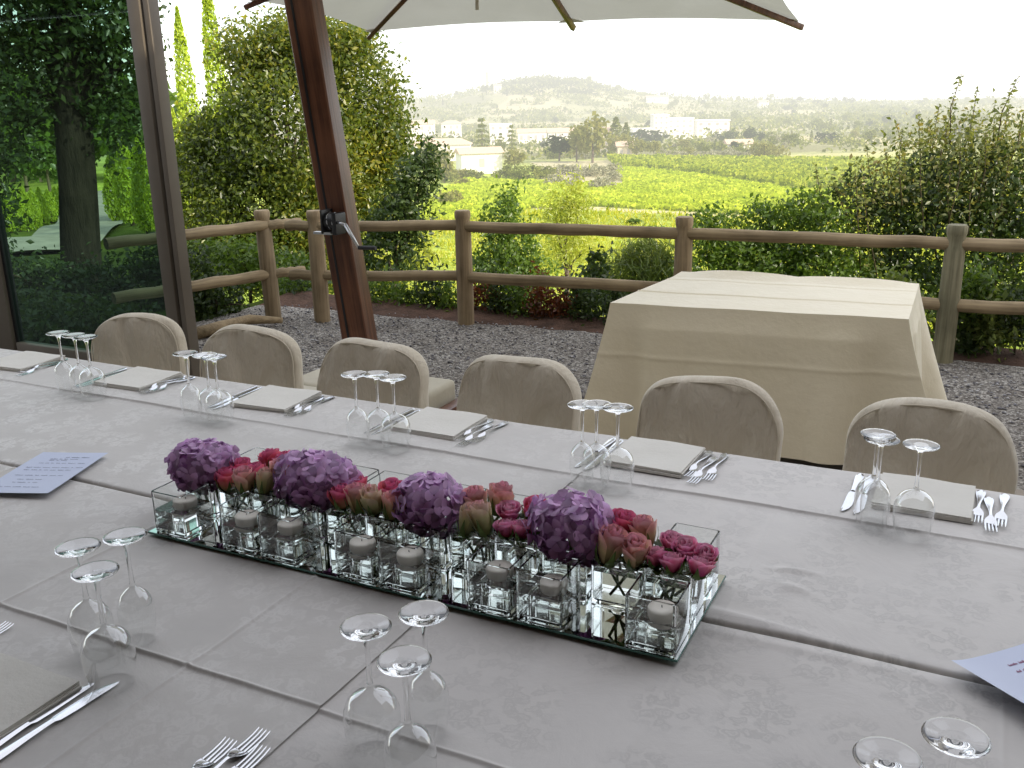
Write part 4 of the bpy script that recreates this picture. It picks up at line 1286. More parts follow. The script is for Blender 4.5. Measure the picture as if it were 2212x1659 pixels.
for k, (px, py) in enumerate(tips):
    D = 8.9 + rs.uniform(-.5, .5)
    tip = at(px, py, D=D)
    L = rs.uniform(.55, .95)
    side = (2060 - px) / 600
    root = tip + Vector((VR[0] * side * .5 + rs.uniform(-.08, .08), VR[1] * side * .5 + rs.uniform(-.08, .08), -L))
    mid = (tip + root) / 2 + Vector((rs.uniform(-.05, .05), rs.uniform(-.05, .05), .02))
    sm.tube([root - Vector(tb.location), mid - Vector(tb.location), tip - Vector(tb.location)], [.007, .005, .002], 5)
    nl = int(L * 62)
    for i in range(nl):
        t = (i + .5) / nl
        p = root.lerp(mid, t * 2) if t < .5 else mid.lerp(tip, t * 2 - 1)
        a = i * 2.4 + k
        d = Vector((math.cos(a), math.sin(a), .35))
        rad = .055 * (1.25 - t)
        sP.append(p + d * rad * rs.uniform(.4, 1.3) - Vector(tb.location)); sO.append((0, 0, .6)); sA.append(d)
leaves('shoot_leaves', np.array(sP), .052, M['tallbush'], tb, out=np.array(sO), aspect=.5, axis=np.array(sA), droop=.1, upw=.3)
sm.build('shoots', M['twig'], tb)
P, O = crown_points(px_lobes([(2000, 350, 110, 75), (2110, 320, 100, 80), (2190, 340, 80, 90), (1890, 400, 80, 50)], 8.9), 330, 10, .09)
leaves('upper_leaves', P - np.array(tb.location), .046, M['tallbush'], tb, out=O)

# plants along the foot of the fence
rs = random.Random(21)
FOOT = [(612, 640, 'shrub', 'green plant under the corner of the log fence'), (655, 650, 'dark', 'dark plant between the corner post and the next post'), (830, 640, 'shrub', 'leafy green plant just right of the leaning post'),
        (890, 655, 'shrub', 'green plant under the lower rail, third from the leaning post'), (930, 620, 'dark', 'taller plant climbing the lower rail left of the second tall back post'), (975, 660, 'shrub', 'low plant at the left foot of the second tall back post'),
        (1045, 655, 'rust', 'rusty plant at the right foot of the second tall back post'), (1085, 640, 'dark', 'dark plant hanging over the lower rail near the conical tree'), (1130, 660, 'shrub', 'green plant under the middle of the lower rail'),
        (1175, 650, 'rust', 'reddish plant under the lower rail left of the side table'), (1215, 670, 'rust', 'small rusty plant beside the reddish plant'), (1262, 655, 'dark', 'dark bushy plant close to the left edge of the side table'),
        (1945, 650, 'grassy', 'yellow green plant between the side table and the last post'), (2105, 640, 'shrub', 'plant just right of the last fence post'), (2140, 690, 'grassy', 'low yellowish plant on the red soil right of the last post'), (2190, 680, 'dark', 'dark plant at the right edge of the fence'), (2085, 730, 'dark', 'low dark plant at the foot of the last post'),
        (770, 650, 'dark', 'dark plant half behind the leaning post'), (1330, 660, 'dark', 'dark plant just behind the left corner of the side table')]
for px, py, mat, lab in FOOT:
    D = 7.35 if px < 1500 else 6.45
    p0 = at(px, py, Y=6.62); D = p0.x * VF[0] + p0.y * VF[1]
    w_ = rs.uniform(26, 38)
    plant('fence_plant', lab, 'plant', [(px, py, w_, 34), (px + rs.uniform(-14, 14), py - 34, w_ * .7, 26), (px + rs.uniform(-16, 16), py + 26, w_ * 1.05, 26)], D, 62, 15, .042 if mat != 'grassy' else .06, mat, .05, px, .008, 'plants along the foot of the fence', 'stem', dict(upw=.3, aspect=.45))

# bushes beyond the side fence and behind the glass
plant('dark_bush', 'dark bush under the rails between glass wall and corner post', 'bush', [(430, 600, 40, 60), (480, 640, 60, 50), (540, 660, 50, 50), (430, 670, 50, 50)], 7.6, 260, 15, .045, 'dark', .06, 470, .02, stem_name='stem')
plant('green_bush', 'green bush beyond the side fence in front of the big tree', 'bush', [(450, 550, 50, 36), (520, 565, 60, 40), (600, 590, 50, 50), (660, 610, 50, 45)], 9.3, 260, 15, .05, 'shrub', .07, 540, .02, stem_name='stem')
plant('dark_hedge', 'dark hedge filling the lower half of the glass wall', 'hedge', [(20, 620, 70, 70), (110, 640, 80, 80), (200, 650, 80, 75), (290, 630, 80, 80), (350, 600, 50, 70), (60, 700, 120, 60, -1.3), (170, 715, 110, 60, -1.3), (200, 740, 120, 60), (330, 720, 90, 70), (40, 740, 90, 50, -1.8), (250, 720, 90, 50, -1.2), (-60, 560, 80, 90)], 8.8, 1500, 15, .055, 'dark', .08, 150, .03, stem_name='stem')
tr = plant('shade_tree', 'dark shade tree with a thick trunk seen through the glass wall', 'tree',
           [(40, 40, 90, 80), (130, 90, 90, 90), (230, 60, 90, 80), (280, 130, 50, 90), (60, 180, 90, 80), (215, 200, 50, 60), (20, 290, 50, 70), (280, 240, 30, 50), (250, 315, 16, 24), (-40, 420, 60, 90), (325, 130, 14, 24), (150, -40, 160, 60)],
           11.5, 900, 13, .085, 'dark', .13, 180, .05)
b = Vector(tr.location)
tk = [c for c in tr.children if c.name.startswith('trunk')][0]
bpy.data.objects.remove(tk)
p0 = ground(178, 11.5); ts = MB()
pts = [p0 + Vector((0, 0, -.2)), at(175, 560, D=11.5), at(168, 400, D=11.5), at(158, 260, D=11.5), at(150, 120, D=11.5), at(140, -40, D=11.5)]
ts.tube([p - b for p in pts], [.27, .235, .215, .205, .19, .16], 16, wob=.03, rng=random.Random(1))
for e in ((60, 60), (230, 90), (40, 190), (290, 130)):
    ts.tube([pts[3] - b, at(150 + (e[0] - 150) * .5, e[1] * .6 + 90, D=11.4) - b, at(e[0], e[1], D=11.4) - b], [.09, .06, .02], 8)
ts.build('trunk', M['shadebark'], tr)


def cypress(px, D, top_py, wpx, label, group=None, mat='cypress', n=1500, seed=0):
    g = ground(px, D)
    h = at(px, top_py, D=D).z - g.z
    w_ = wpx * D / FPX
    r = np.random.default_rng(seed + 5)
    t = r.uniform(0, 1, n) ** .9; a = r.uniform(0, 2 * PI, n)
    prof = np.sin(np.clip(t * .90 + .10, 0, 1) ** .75 * PI) ** .75
    rad = w_ / 2 * prof * r.uniform(.65, 1.08, n) * (1 + .12 * np.sin(a * 3 + t * 9))
    P = np.stack([rad * np.cos(a), rad * np.sin(a), .05 * h + t * .95 * h], 1)
    ax_ = np.stack([np.cos(a) * .35, np.sin(a) * .35, np.ones(n)], 1)
    O = np.stack([np.cos(a), np.sin(a), np.zeros(n)], 1)
    T = thing('cypress', label, 'cypress', g, 0, group)
    leaves('crown', P, max(.085, w_ * .17), M[mat], T, out=O, aspect=.5, axis=ax_, droop=0, outw=1.0, upw=.1)
    MB().tube([(0, 0, -.1), (0, 0, h * .5)], [w_ * .09 + .02, .02], 7).build('trunk', M['bark'], T)


cypress(438, 30, 14, 50, 'tall thin cypress nearest the glass wall, sky around its tip', n=3600, seed=1)
cypress(512, 27, -70, 56, 'tall cypress rising out of the left side of the big tree', n=4200, seed=2)
cypress(405, 24, 235, 50, 'lower cypress at the foot of the tall thin cypress', n=2200, seed=3, mat='cypress')
for k, (px, tp) in enumerate(((24, 425), (44, 412), (62, 402), (80, 408), (96, 405), (112, 410), (126, 404), (139, 398), (150, 392))):
    cypress(px, 29 + k * .9, tp, 30, 'small bright cypress in the row left of the pale lane, seen through the glass', 'small cypresses in a row beside the lane', n=1500, seed=10 + k)
for k, (px, tp, D, w_, lab) in enumerate(((258, 330, 30, 46, 'leftmost of the tall cypresses right of the lane, seen through the glass'), (288, 300, 27, 52, 'second tall cypress right of the lane, seen through the glass'), (322, 300, 25, 50, 'third tall cypress right of the lane, seen through the glass'), (350, 285, 24, 46, 'rightmost tall cypress by the lane, next to the glass wall frame'))):
    cypress(px, D, tp, w_, lab, 'tall cypresses right of the lane', n=3200, seed=30 + k)
for k, (px, D, hp, mat) in enumerate(((-30, 60, 250, 'shrub'), (30, 70, 200, 'shrub'), (85, 66, 220, 'shrub'), (130, 75, 190, 'shrub'), (200, 80, 200, 'shrub'), (250, 72, 190, 'shrub'), (300, 66, 200, 'shrub'), (345, 60, 190, 'shrub'), (390, 62, 170, 'willow'), (60, 50, 130, 'shrub'), (110, 52, 110, 'shrub'))):
    far_tree('hillside_tree', 'round', mat, px, D, hp, 1.1, 'sunlit round tree in the bank of trees beyond the cypress lane', 'tree', 'bank of sunlit trees beyond the cypress lane', k)
# pale lane between the cypresses
M['lane'] = surf('pale_lane', (0.30, 0.28, 0.24), (0.42, 0.39, 0.33), 0.95, 2, spec=.05)
lv = []
LP = [(-330, 17), (-150, 19), (10, 21.5), (95, 23.5), (160, 27), (205, 33), (222, 41), (228, 50)]
for q in np.linspace(0, 7, 57):
    g = ground(float(np.interp(q, range(8), [l[0] for l in LP])), float(np.interp(q, range(8), [l[1] for l in LP])))
    for s in (-1, 1):
        x = g.x + VR[0] * s * 1.3; y = g.y + VR[1] * s * 1.3
        lv.append((x, y, float(terrain_z(x, y)) + .12))
o = MB().add(lv, [(2 * k, 2 * k + 1, 2 * k + 3, 2 * k + 2) for k in range(len(lv) // 2 - 1)]).build('lane', M['lane'], smooth=False)
tag(o, 'pale lane curving away between the cypresses', None, None, 'structure')

# ------------------------------------------------------------------ the dining table
M['linen'] = damask('table_linen', (0.66, 0.63, 0.59), (0.78, 0.75, 0.71))
M['linen2'] = damask('table_linen_second', (0.745, 0.71, 0.67), (0.59, 0.56, 0.525), 1.05)
M['napkin'] = surf('napkin_linen', (0.73, 0.70, 0.63), (0.79, 0.76, 0.69), 0.8, 7, 0.2, 40, sheen=.2, spec=.2)
ZT = .75
SEAM_X, GAP0, GAP1 = -.851, 1.486, 1.500
FAR_Y, NEAR_Y = 2.325, .64


def cloth(name, label, x0, x1, y0, y1, m, long_y, folds, drop, seed, over=0.0, bumps=()):
    """drop = dict(side: length) of how far it hangs; creases pressed at long_y (along) and folds (across)"""
    r = np.random.default_rng(seed)
    stepx, stepy = .0125, .0085
    xs = list(np.linspace(x0, x1, int((x1 - x0) / stepx)))
    ys = list(np.linspace(y0, y1, int((y1 - y0) / stepy)))
    ph = r.uniform(0, 6, 6)
    near_ = np.array([-.016, -.011, -.008, -.006, -.0045, -.003, -.0015, 0, .0015, .003, .0045, .006, .008, .011, .016])
    ys = sorted(set(ys) | {float(c + q) for c in long_y for q in near_ if y0 < c + q < y1})
    xs = sorted(set(xs) | {float(c + q) for c, _h in folds for q in near_ if x0 < c + q < x1})
    Xg, Yg = np.meshgrid(np.array(xs), np.array(ys))
    Zg = ZT + .0022 + over + .0009 * np.sin(Xg * 5.1 + ph[0] + 2 * np.sin(Yg * 3.3 + ph[1])) + .0007 * np.sin(Xg * 11 + Yg * 7 + ph[2]) + .0006 * np.sin(Yg * 19 + 3 * np.sin(Xg * 4 + ph[3]))
    for c in long_y:
        q = (Yg - c - .0015 * np.sin(Xg * 3 + ph[4]) - .0006 * np.sin(Xg * 41 + ph[2]))
        Zg += .0038 * np.exp(-(q / .0042) ** 2) * (1 + .35 * np.sin(Xg * 6 + ph[5])) + .0022 / (1 + np.exp(-q / .0025)) * np.exp(-np.clip(q, 0, 1) / .06) - .0012 * np.exp(-((q + .02) / .02) ** 2)
    for c, hh in folds:
        q = (Xg - c - .002 * np.sin(Yg * 4 + ph[1]))
        Zg += hh * .6 * np.exp(-(q / .005) ** 2)
    for bx, by, ang, ln, wd, hh in bumps:
        a = (Xg - bx) * math.cos(ang) + (Yg - by) * math.sin(ang); b_ = -(Xg - bx) * math.sin(ang) + (Yg - by) * math.cos(ang)
        Zg += hh * np.exp(-(a / ln) ** 2 - (b_ / wd) ** 2)
    def edge(arr, pos, q, rad, side, dr):
        pass
    Vx, Vy, Vz = Xg.copy(), Yg.copy(), Zg.copy()
    # hanging borders: rows added beyond the edge, going down round a small radius
    def hang(Vx, Vy, Vz, axis, at_end, length, out):
        n = max(5, int(length / .03) + 5)
        rad = .008
        rows = []
        bx = Vx[-1] if (axis == 0 and at_end) else Vx[0] if axis == 0 else Vx[:, -1] if at_end else Vx[:, 0]
        by = Vy[-1] if (axis == 0 and at_end) else Vy[0] if axis == 0 else Vy[:, -1] if at_end else Vy[:, 0]
        bz = Vz[-1] if (axis == 0 and at_end) else Vz[0] if axis == 0 else Vz[:, -1] if at_end else Vz[:, 0]
        sg = 1 if at_end else -1
        for i in range(1, n + 1):
            if i <= 4:
                a = i / 4 * PI / 2; o_, d_ = rad * math.sin(a), rad * (1 - math.cos(a))
            else:
                d_ = rad + (length - rad) * (i - 4) / (n - 4); o_ = rad + out * (d_ / .3) * (1 + .5 * np.sin((bx if axis == 0 else by) * 9 + ph[0]))
            if axis == 0: rows.append((bx, by + sg * o_, bz - d_))
            else: rows.append((bx + sg * o_, by, bz - d_))
        if not at_end: rows = rows[::-1]
        R = [np.stack(k) for k in zip(*[(np.broadcast_to(a, bx.shape), np.broadcast_to(b, bx.shape), np.broadcast_to(c, bx.shape)) for a, b, c in rows])]
        if axis == 0:
            return [np.concatenate([v, q] if at_end else [q, v], 0) for v, q in zip((Vx, Vy, Vz), R)]
        return [np.concatenate([v, q.T] if at_end else [q.T, v], 1) for v, q in zip((Vx, Vy, Vz), R)]
    for axis, end, key in ((0, True, 'far'), (0, False, 'near'), (1, True, 'right'), (1, False, 'left')):
        if key in drop: Vx, Vy, Vz = hang(Vx, Vy, Vz, axis, end, drop[key][0], drop[key][1])
    h, w_ = Vx.shape
    ii = np.arange(h * w_).reshape(h, w_)
    F = np.stack([ii[:-1, :-1], ii[:-1, 1:], ii[1:, 1:], ii[1:, :-1]], -1).reshape(-1, 4)
    o = fast_mesh(name, np.stack([Vx, Vy, Vz], -1).reshape(-1, 3), F, m, smooth=True)
    return tag(o, label, 'tablecloth', 'cream damask cloths over the long dining table')


cloth('tablecloth', 'damask cloth on the far left of the dining table, under the left menu', -4.4, SEAM_X + .012, GAP1 + .006, FAR_Y - .008, M['linen'], [2.022], [(-1.60, .002), (-2.6, .003), (-1.22, .0016)], {'far': (.30, .02), 'near': (.05, 0), 'left': (.3, .02)}, 1, .003)
cloth('tablecloth', 'damask cloth on the far right of the dining table, with raised wrinkles beyond the roses', SEAM_X - .02, 1.5, GAP1 + .006, FAR_Y - .008, M['linen2'], [2.024], [(-.35, .0012), (.2, .002)], {'far': (.30, .02), 'near': (.05, 0), 'right': (.3, .02)}, 2, 0, [(-.262, 1.735, .12, .035, .007, .008), (-.25, 1.665, -.35, .03, .008, .007), (-.255, 1.70, .1, .05, .04, .003), (-.30, 1.52, -.1, .12, .012, .006)])
cloth('tablecloth', 'damask cloth on the near left of the dining table, in front of the flowers', -4.4, SEAM_X + .012, NEAR_Y, GAP0 - .006, M['linen'], [.990], [(-1.11, .0042), (-1.585, .004), (-2.2, .003)], {'far': (.05, 0), 'near': (.30, .02), 'left': (.3, .02)}, 3, .003)
cloth('tablecloth', 'damask cloth on the near right of the dining table, under the right hand menu', SEAM_X - .02, 1.5, NEAR_Y, GAP0 - .006, M['linen2'], [.985], [(-.38, .0014), (.1, .002)], {'far': (.05, 0), 'near': (.30, .02), 'right': (.3, .02)}, 4, 0, [(-.2, 1.46, 0, .3, .01, .003)])
for yc, dp, lab in (((GAP1 + FAR_Y) / 2, FAR_Y - GAP1, 'far row of the long dining table, hidden under its damask cloths'), ((NEAR_Y + GAP0) / 2, GAP0 - NEAR_Y, 'near row of the long dining table, hidden under its damask cloths')):
    t = thing('dining_table', lab, 'table', (-1.45, yc, 0))
    MB().box((0, 0, .733), (5.86, dp - .03, .03), bevel=.004).build('tabletop', M['bare_wood'], t)
    for x in (-2.7, -.9, .9, 2.7):
        for y in (-.3, .3):
            MB().box((x, y, .359), (.05, .05, .718), bevel=.004).build('leg', M['bare_wood'], t)
TOP = ZT + .0055

# ------------------------------------------------------------------ glasses
M['thin'] = thinglass('thin_wine_glass')
M['crystal'] = glassmat('wine_glass', (1, 1, 1), 1.47)
M['vaseglass'] = glassmat('vase_glass', (0.988, 0.997, 0.991), 1.5)
M['water'] = glassmat('water', (1, 1, 1), 1.33)


def wine_glass(sc, br):
    """stands upside down on its rim: bowl, stem and foot; br = bowl radius"""
    t = thing('wine_glass', None, 'wine glass')
    rim = br * .80
    outer = [(rim, 0), (rim + (br - rim) * .45, .018), (br * .985, .040), (br, .060), (br * .96, .073), (br * .85, .084), (br * .68, .0925), (br * .48, .0982), (.0105, .1022), (.0070, .1045), (.0052, .109)]
    inner = [(0, .0975), (br * .30, .0955), (br * .62, .0875), (br * .85, .0735), (br - .0009, .058), (br * .985 - .0009, .040), (rim + (br - rim) * .45 - .0008, .018), (rim - .0007, .0004), (rim - .0003, 0)]
    bowl = outer
    stem = [(.0052, .109), (.0040, .118), (.0036, .135), (.0036, .160), (.0041, .178), (.0058, .188)]
    foot = [(.0058, .188), (.010, .1935), (.019, .197), (.031, .1995), (.0352, .2012), (.0360, .2022), (.0352, .2032), (.031, .2030), (.019, .2018), (.009, .2012), (0, .2012)]
    for nm, pf in (('bowl', bowl), ('stem', stem), ('foot', foot)):
        MB().lathe([(r_ * (1 if nm != 'x' else 1), z * sc) for r_, z in pf], 40).build(nm, M['thin' if nm == 'bowl' else 'crystal'], t)
    return t


GP = {'small': wine_glass(.985, .031), 'mid': wine_glass(1.0, .036), 'big': wine_glass(1.0, .041)}
GUSED = set()


def put_glass(kind, px, py, label, group):
    H = {'small': .985, 'mid': 1.0, 'big': 1.0}[kind] * .2022
    p = at(px, py, z=TOP + H)
    o = GP[kind] if kind not in GUSED else copy_tree(GP[kind])
    GUSED.add(kind)
    o.location = (p.x, p.y, TOP)
    tag(o, label, 'wine glass', group)


SEATS = ['the chair nearest the glass wall', 'the second chair from the glass wall', 'the third chair from the glass wall', 'the fourth chair from the glass wall', 'the fifth chair from the glass wall', 'the chair at the right end']
FARG = [((125, 719), (160, 724), (185, 728)), ((400, 763), (443, 767), (462, 771)), ((765, 808), (812, 808), (848, 816)), ((1258, 874), (1289, 874), (1335, 881)), ((1905, 949), (1899, 954), (1990, 961))]
FSEAT = [0, 1, 2, 3, 5]
WHERE = ['by the chair nearest the glass wall', 'by the second chair from the glass wall', 'before the third covered chair, left of the napkin', 'between the fourth and fifth chairs', 'before the chair at the right end']
for k, g in enumerate(FARG):
    for j, (px, py) in enumerate(g):
        kind = ('small', 'mid', 'big')[j]
        if k == 4 and j == 1:
            # stands behind the small one: only its bowl and stem show
            px, py = 1897, 938
        put_glass(kind, px, py, ('narrow upturned wine glass of the trio ', 'rear upturned wine glass of the trio ', 'widest upturned wine glass of the trio ')[j] + WHERE[k], 'upturned wine glasses on the far side of the table')
for kind, px, py, lab in (('mid', 168, 1182, 'upturned wine glass at the back left of the trio by the steel knives'), ('big', 205, 1234, 'front upturned wine glass of the trio by the steel knives'), ('small', 270, 1158, 'right hand upturned wine glass of the trio by the steel knives'),
                          ('big', 790, 1354, 'left upturned wine glass of the trio in front of the vases'), ('small', 915, 1324, 'upturned wine glass of the front trio closest to the vases'), ('mid', 873, 1427, 'nearest upturned wine glass of the trio in front of the vases'),
                          ('mid', 1917, 1637, 'upturned glass cut off by the bottom edge, left of its pair'), ('big', 2065, 1592, 'upturned glass near the right hand menu, right of its pair')):
    put_glass(kind, px, py, lab, 'upturned wine glasses on the near side of the table')

# ------------------------------------------------------------------ napkins and cutlery
def napkin(seed, W=.205, H=.198):
    r = random.Random(seed)
    b = MB()
    for k in range(4):
        z0 = .0016 + k * .0036
        dx, dy, a = r.uniform(-.002, .002), r.uniform(-.002, .002), r.uniform(-.012, .012)
        n = 12
        def top(u, v, z0=z0, dx=dx, dy=dy, a=a):
            x = (u - .5) * W * (1 - .004 * k); y = (v - .5) * H * (1 - .004 * k)
            return (x * math.cos(a) - y * math.sin(a) + dx, x * math.sin(a) + y * math.cos(a) + dy, z0)
        def shell(u, v):
            # closed flat pillow: v runs over top then bottom
            return None
        vs, fs = [], []
        prof = [(-1, 0, 0), (-1, 1, 0)]
        for side in (1, -1):
            base = len(vs)
            for j in range(n + 1):
                for i in range(n + 1):
                    u, v = i / n, j / n
                    e = min(u, 1 - u, v, 1 - v) * n
                    th = .0017 * min(1, .82 + .18 * e)
                    x, y, z = top(u, v)
                    z += side * th + .0012 * math.sin(u * 7 + seed) * math.sin(v * 5 + k) * (1 if k == 3 else .3)
                    vs.append((x, y, z))
            for j in range(n):
                for i in range(n):
                    q = (base + j * (n + 1) + i, base + j * (n + 1) + i + 1, base + (j + 1) * (n + 1) + i + 1, base + (j + 1) * (n + 1) + i)
                    fs.append(q if side == 1 else q[::-1])
        N1 = (n + 1) ** 2
        bd = [i for i in range(n)] + [j * (n + 1) + n for j in range(n)] + [n * (n + 1) + n - i for i in range(n)] + [(n - j) * (n + 1) for j in range(n)]
        for i in range(len(bd)):
            a_, b_ = bd[i], bd[(i + 1) % len(bd)]
            fs.append((a_, a_ + N1, b_ + N1, b_))
        b.add(vs, fs)
    return b


NP = [(-3.20, 2.20, .05, 'chair out of frame at the left, under the frame post'), (-2.522, 2.20, .03, SEATS[0]), (-1.935, 2.205, .06, SEATS[1]), (-1.342, 2.206, .0, SEATS[2]), (-.70, 2.203, -.02, SEATS[3]), (-.062, 2.2, -.01, SEATS[5])]
NLAB = ['folded cream napkin at the left edge of the table', 'folded cream napkin in front of the chair nearest the glass wall', 'folded cream napkin in front of the second covered chair', 'folded cream napkin in front of the gap left of the fourth chair', 'folded cream napkin in front of the fifth covered chair', 'folded cream napkin in front of the chair at the right end']
NP[0] = (at(40, 785, z=.76).x, 2.2, .05, '')
for k, (x, y, rz, s) in enumerate(NP):
    o = napkin(k).build('napkin', M['napkin'], sharp=50)
    o.location = (x, y, TOP); o.rotation_euler = (0, 0, rz)
    tag(o, NLAB[k], 'napkin', 'folded napkins')
for x, y, lab in ((-1.322, .770, 'folded napkin at the lower left corner beside the steel knives'), (-.705, .655, 'folded napkin at the bottom edge, right of the near forks')):
    o = napkin(int(x * -10)).build('napkin', M['napkin'], sharp=50)
    o.location = (x, y, TOP)
    tag(o, lab, 'napkin', 'folded napkins')


def strip(b, stations, th=.0022, nx=6):
    """a bar of metal: stations (y, half width, z, hollow)"""
    vs, fs = [], []
    for y, hw_, z, hol in stations:
        for i in range(nx + 1):
            s = i / nx * 2 - 1
            vs.append((s * hw_, y, z + th * .5 * (1 - abs(s) ** 3) - hol * (1 - s * s)))
        for i in range(nx, -1, -1):
            s = i / nx * 2 - 1
            vs.append((s * hw_, y, z - th * .5 * (1 - abs(s) ** 3) - hol * (1 - s * s)))
    w_ = 2 * (nx + 1)
    for j in range(len(stations) - 1):
        for i in range(w_):
            i2 = (i + 1) % w_
            fs.append((j * w_ + i, j * w_ + i2, (j + 1) * w_ + i2, (j + 1) * w_ + i))
    fs.append(tuple(range(w_))[::-1]); fs.append(tuple((len(stations) - 1) * w_ + i for i in range(w_)))
    b.add(vs, fs)


HANDLE = [(-.100, .003, .0035, 0), (-.097, .0075, .0035, 0), (-.088, .0105, .0035, .0008), (-.074, .0100, .0038, .001), (-.050, .0072, .005, .0006), (-.025, .0046, .0075, 0), (.0, .0030, .0105, 0), (.018, .0028, .0115, 0)]


def fork():
    """handle at -y, tines at +y"""
    t = thing('fork', None, 'fork')
    b = MB(); strip(b, HANDLE + [(.024, .0034, .0112, 0)]); b.build('handle', M['steel'], t, sharp=60)
    h = MB()
    strip(h, [(.0242, .0034, .0112, 0), (.030, .0065, .0098, .0012), (.036, .0105, .0078, .0024), (.043, .0122, .0058, .003), (.050, .0124, .0042, .0026)])
    for k in range(4):
        x = -.0105 + k * .007
        s = MB(); strip(s, [(.0503, .0019, .0042 - .0022 * (1 - (x / .0124) ** 2), 0), (.070, .0017, .0030, 0), (.086, .0013, .0040, 0), (.098, .0009, .0062, 0), (.1, .0004, .0066, 0)], .0018, 3)
        h.add([(p[0] + x, p[1], p[2]) for p in s.v], s.f)
    h.build('tines', M['steel'], t, sharp=60)
    return t


def knife():
    t = thing('knife', None, 'knife')
    b = MB(); strip(b, [(-.115, .003, .004, 0), (-.112, .0075, .004, 0), (-.1, .0098, .004, 0), (-.08, .0092, .0042, 0), (-.045, .0068, .0048, 0), (-.01, .0052, .0052, 0), (.002, .0056, .0052, 0)], .005); b.build('handle', M['steel'], t, sharp=60)
    c = MB()
    st_ = [(.0022, .0050, .0050, 0), (.01, .0085, .0042, 0), (.04, .0098, .0035, 0), (.08, .0096, .0030, 0), (.1, .0078, .0028, 0), (.114, .0040, .0026, 0), (.12, .0006, .0026, 0)]
    s = MB(); strip(s, st_, .0016)
    c.add([(p[0] + (.0 if p[1] < .09 else (p[1] - .09) * .22), p[1], p[2]) for p in s.v], s.f)
    c.build('blade', M['steel'], t, sharp=60)
    return t


F0, K0 = fork(), knife()
fused = kused = False


def put(kind, x, y, rz, label, group):
    global fused, kused
    if kind == 'fork':
        o = copy_tree(F0) if fused else F0; fused = True
    else:
        o = copy_tree(K0) if kused else K0; kused = True
    o.location = (x, y, TOP); o.rotation_euler = (0, 0, rz)
    tag(o, label, kind, group)


rs = random.Random(8)
FWHERE = ['by the left edge of the table', 'before the chair nearest the glass wall', 'before the second covered chair', 'left of the fourth covered chair', 'before the fifth covered chair', 'before the chair at the right end']
for k, (x, y, rz, s) in enumerate(NP):
    if k in (1, 2):       # these lie closer together, half under the napkin edge
        spots = [(x + .112, y - .005), (x + .132, y - .022), (x + .150, y + .002)]
    else:
        spots = [(x + .113, y + .0), (x + .136, y - .036), (x + .160, y - .002)]
    for j, (fx, fy) in enumerate(spots):
        if k == 0 and j == 2: continue
        put('fork', fx, fy, PI + rz + rs.uniform(-.05, .05), ('fork closest to the napkin ', 'middle fork, pushed forward, ', 'outermost fork of the three ')[j] + FWHERE[k], 'forks on the far side of the table')
    for j, (kx, ky) in enumerate(((x - .125, y - .03), (x - .150, y - .025))):
        if k == 0: continue
        put('knife', kx, ky, PI + rz + rs.uniform(-.04, .04), ('knife closest to the napkin ', 'outer knife of the pair ')[j] + FWHERE[k], 'knives on the far side of the table')
for x, y, lab in ((-1.186, .785, 'right hand steel knife of the pair in the lower left corner'), (-1.214, .765, 'left steel knife of the pair in the lower left corner, next to the napkin')):
    put('knife', x, y, -.02 if x > -1.2 else .03, lab, 'knives on the near side of the table')
for x, y, lab in ((-.905, .768, 'leftmost fork of the three at the bottom edge'), (-.878, .806, 'middle fork at the bottom edge, reaching furthest up'), (-.850, .776, 'rightmost fork of the three at the bottom edge'), (-1.500, .850, 'fork whose tines just enter at the left edge')):
    put('fork', x, y, rs.uniform(-.04, .04), lab, 'forks on the near side of the table')

# ------------------------------------------------------------------ menus
M['paper'] = surf('menu_paper', (0.62, 0.67, 0.84), (0.66, 0.71, 0.87), 0.55, 4, spec=.3)
M['ink'] = surf('menu_ink', (0.20, 0.22, 0.32), None, 0.8)
M['redink'] = surf('menu_red_ink', (0.30, 0.07, 0.16), None, 0.8)


def menu(name, label, c, rz, W, H, curl, lines, ink, seed):
    """lines: (from top, centre offset, width, letter height); the print is too soft to read in the photograph"""
    t = thing(name, label, 'menu', c, rz)
    def zz(x, y):
        return curl(x / W + .5, y / H + .5)
    MB().grid(24, 32, lambda u, v: ((u - .5) * W, (v - .5) * H, zz((u - .5) * W, (v - .5) * H))).build('sheet', M['paper'], t)
    b = MB()
    r = random.Random(seed)
    for yy, off, wd, ch in lines:
        x = off - wd / 2
        while x < off + wd / 2:
            wl = r.uniform(.008, .024)
            # a word: small uneven strokes along a base line
            n = max(2, int(wl / .0022))
            for i in range(n):
                px_ = x + i * .0022; hh = ch * (r.uniform(.5, .75) if r.random() < .72 else 1.0)
                y0 = H / 2 - yy
                q = [(px_, y0), (px_ + .0014, y0), (px_ + .0018, y0 + hh), (px_ + .0005, y0 + hh)]
                b.add([(p, s, zz(p, s) + .0006) for p, s in q], [(0, 1, 2, 3)])
                if i < n - 1:
                    q = [(px_, y0), (px_ + .0026, y0), (px_ + .0026, y0 + .0006), (px_, y0 + .0006)]
                    b.add([(p, s, zz(p, s) + .0006) for p, s in q], [(0, 1, 2, 3)])
            x += wl + .004
    b.build('lettering', M[ink], t, smooth=False)
    return t


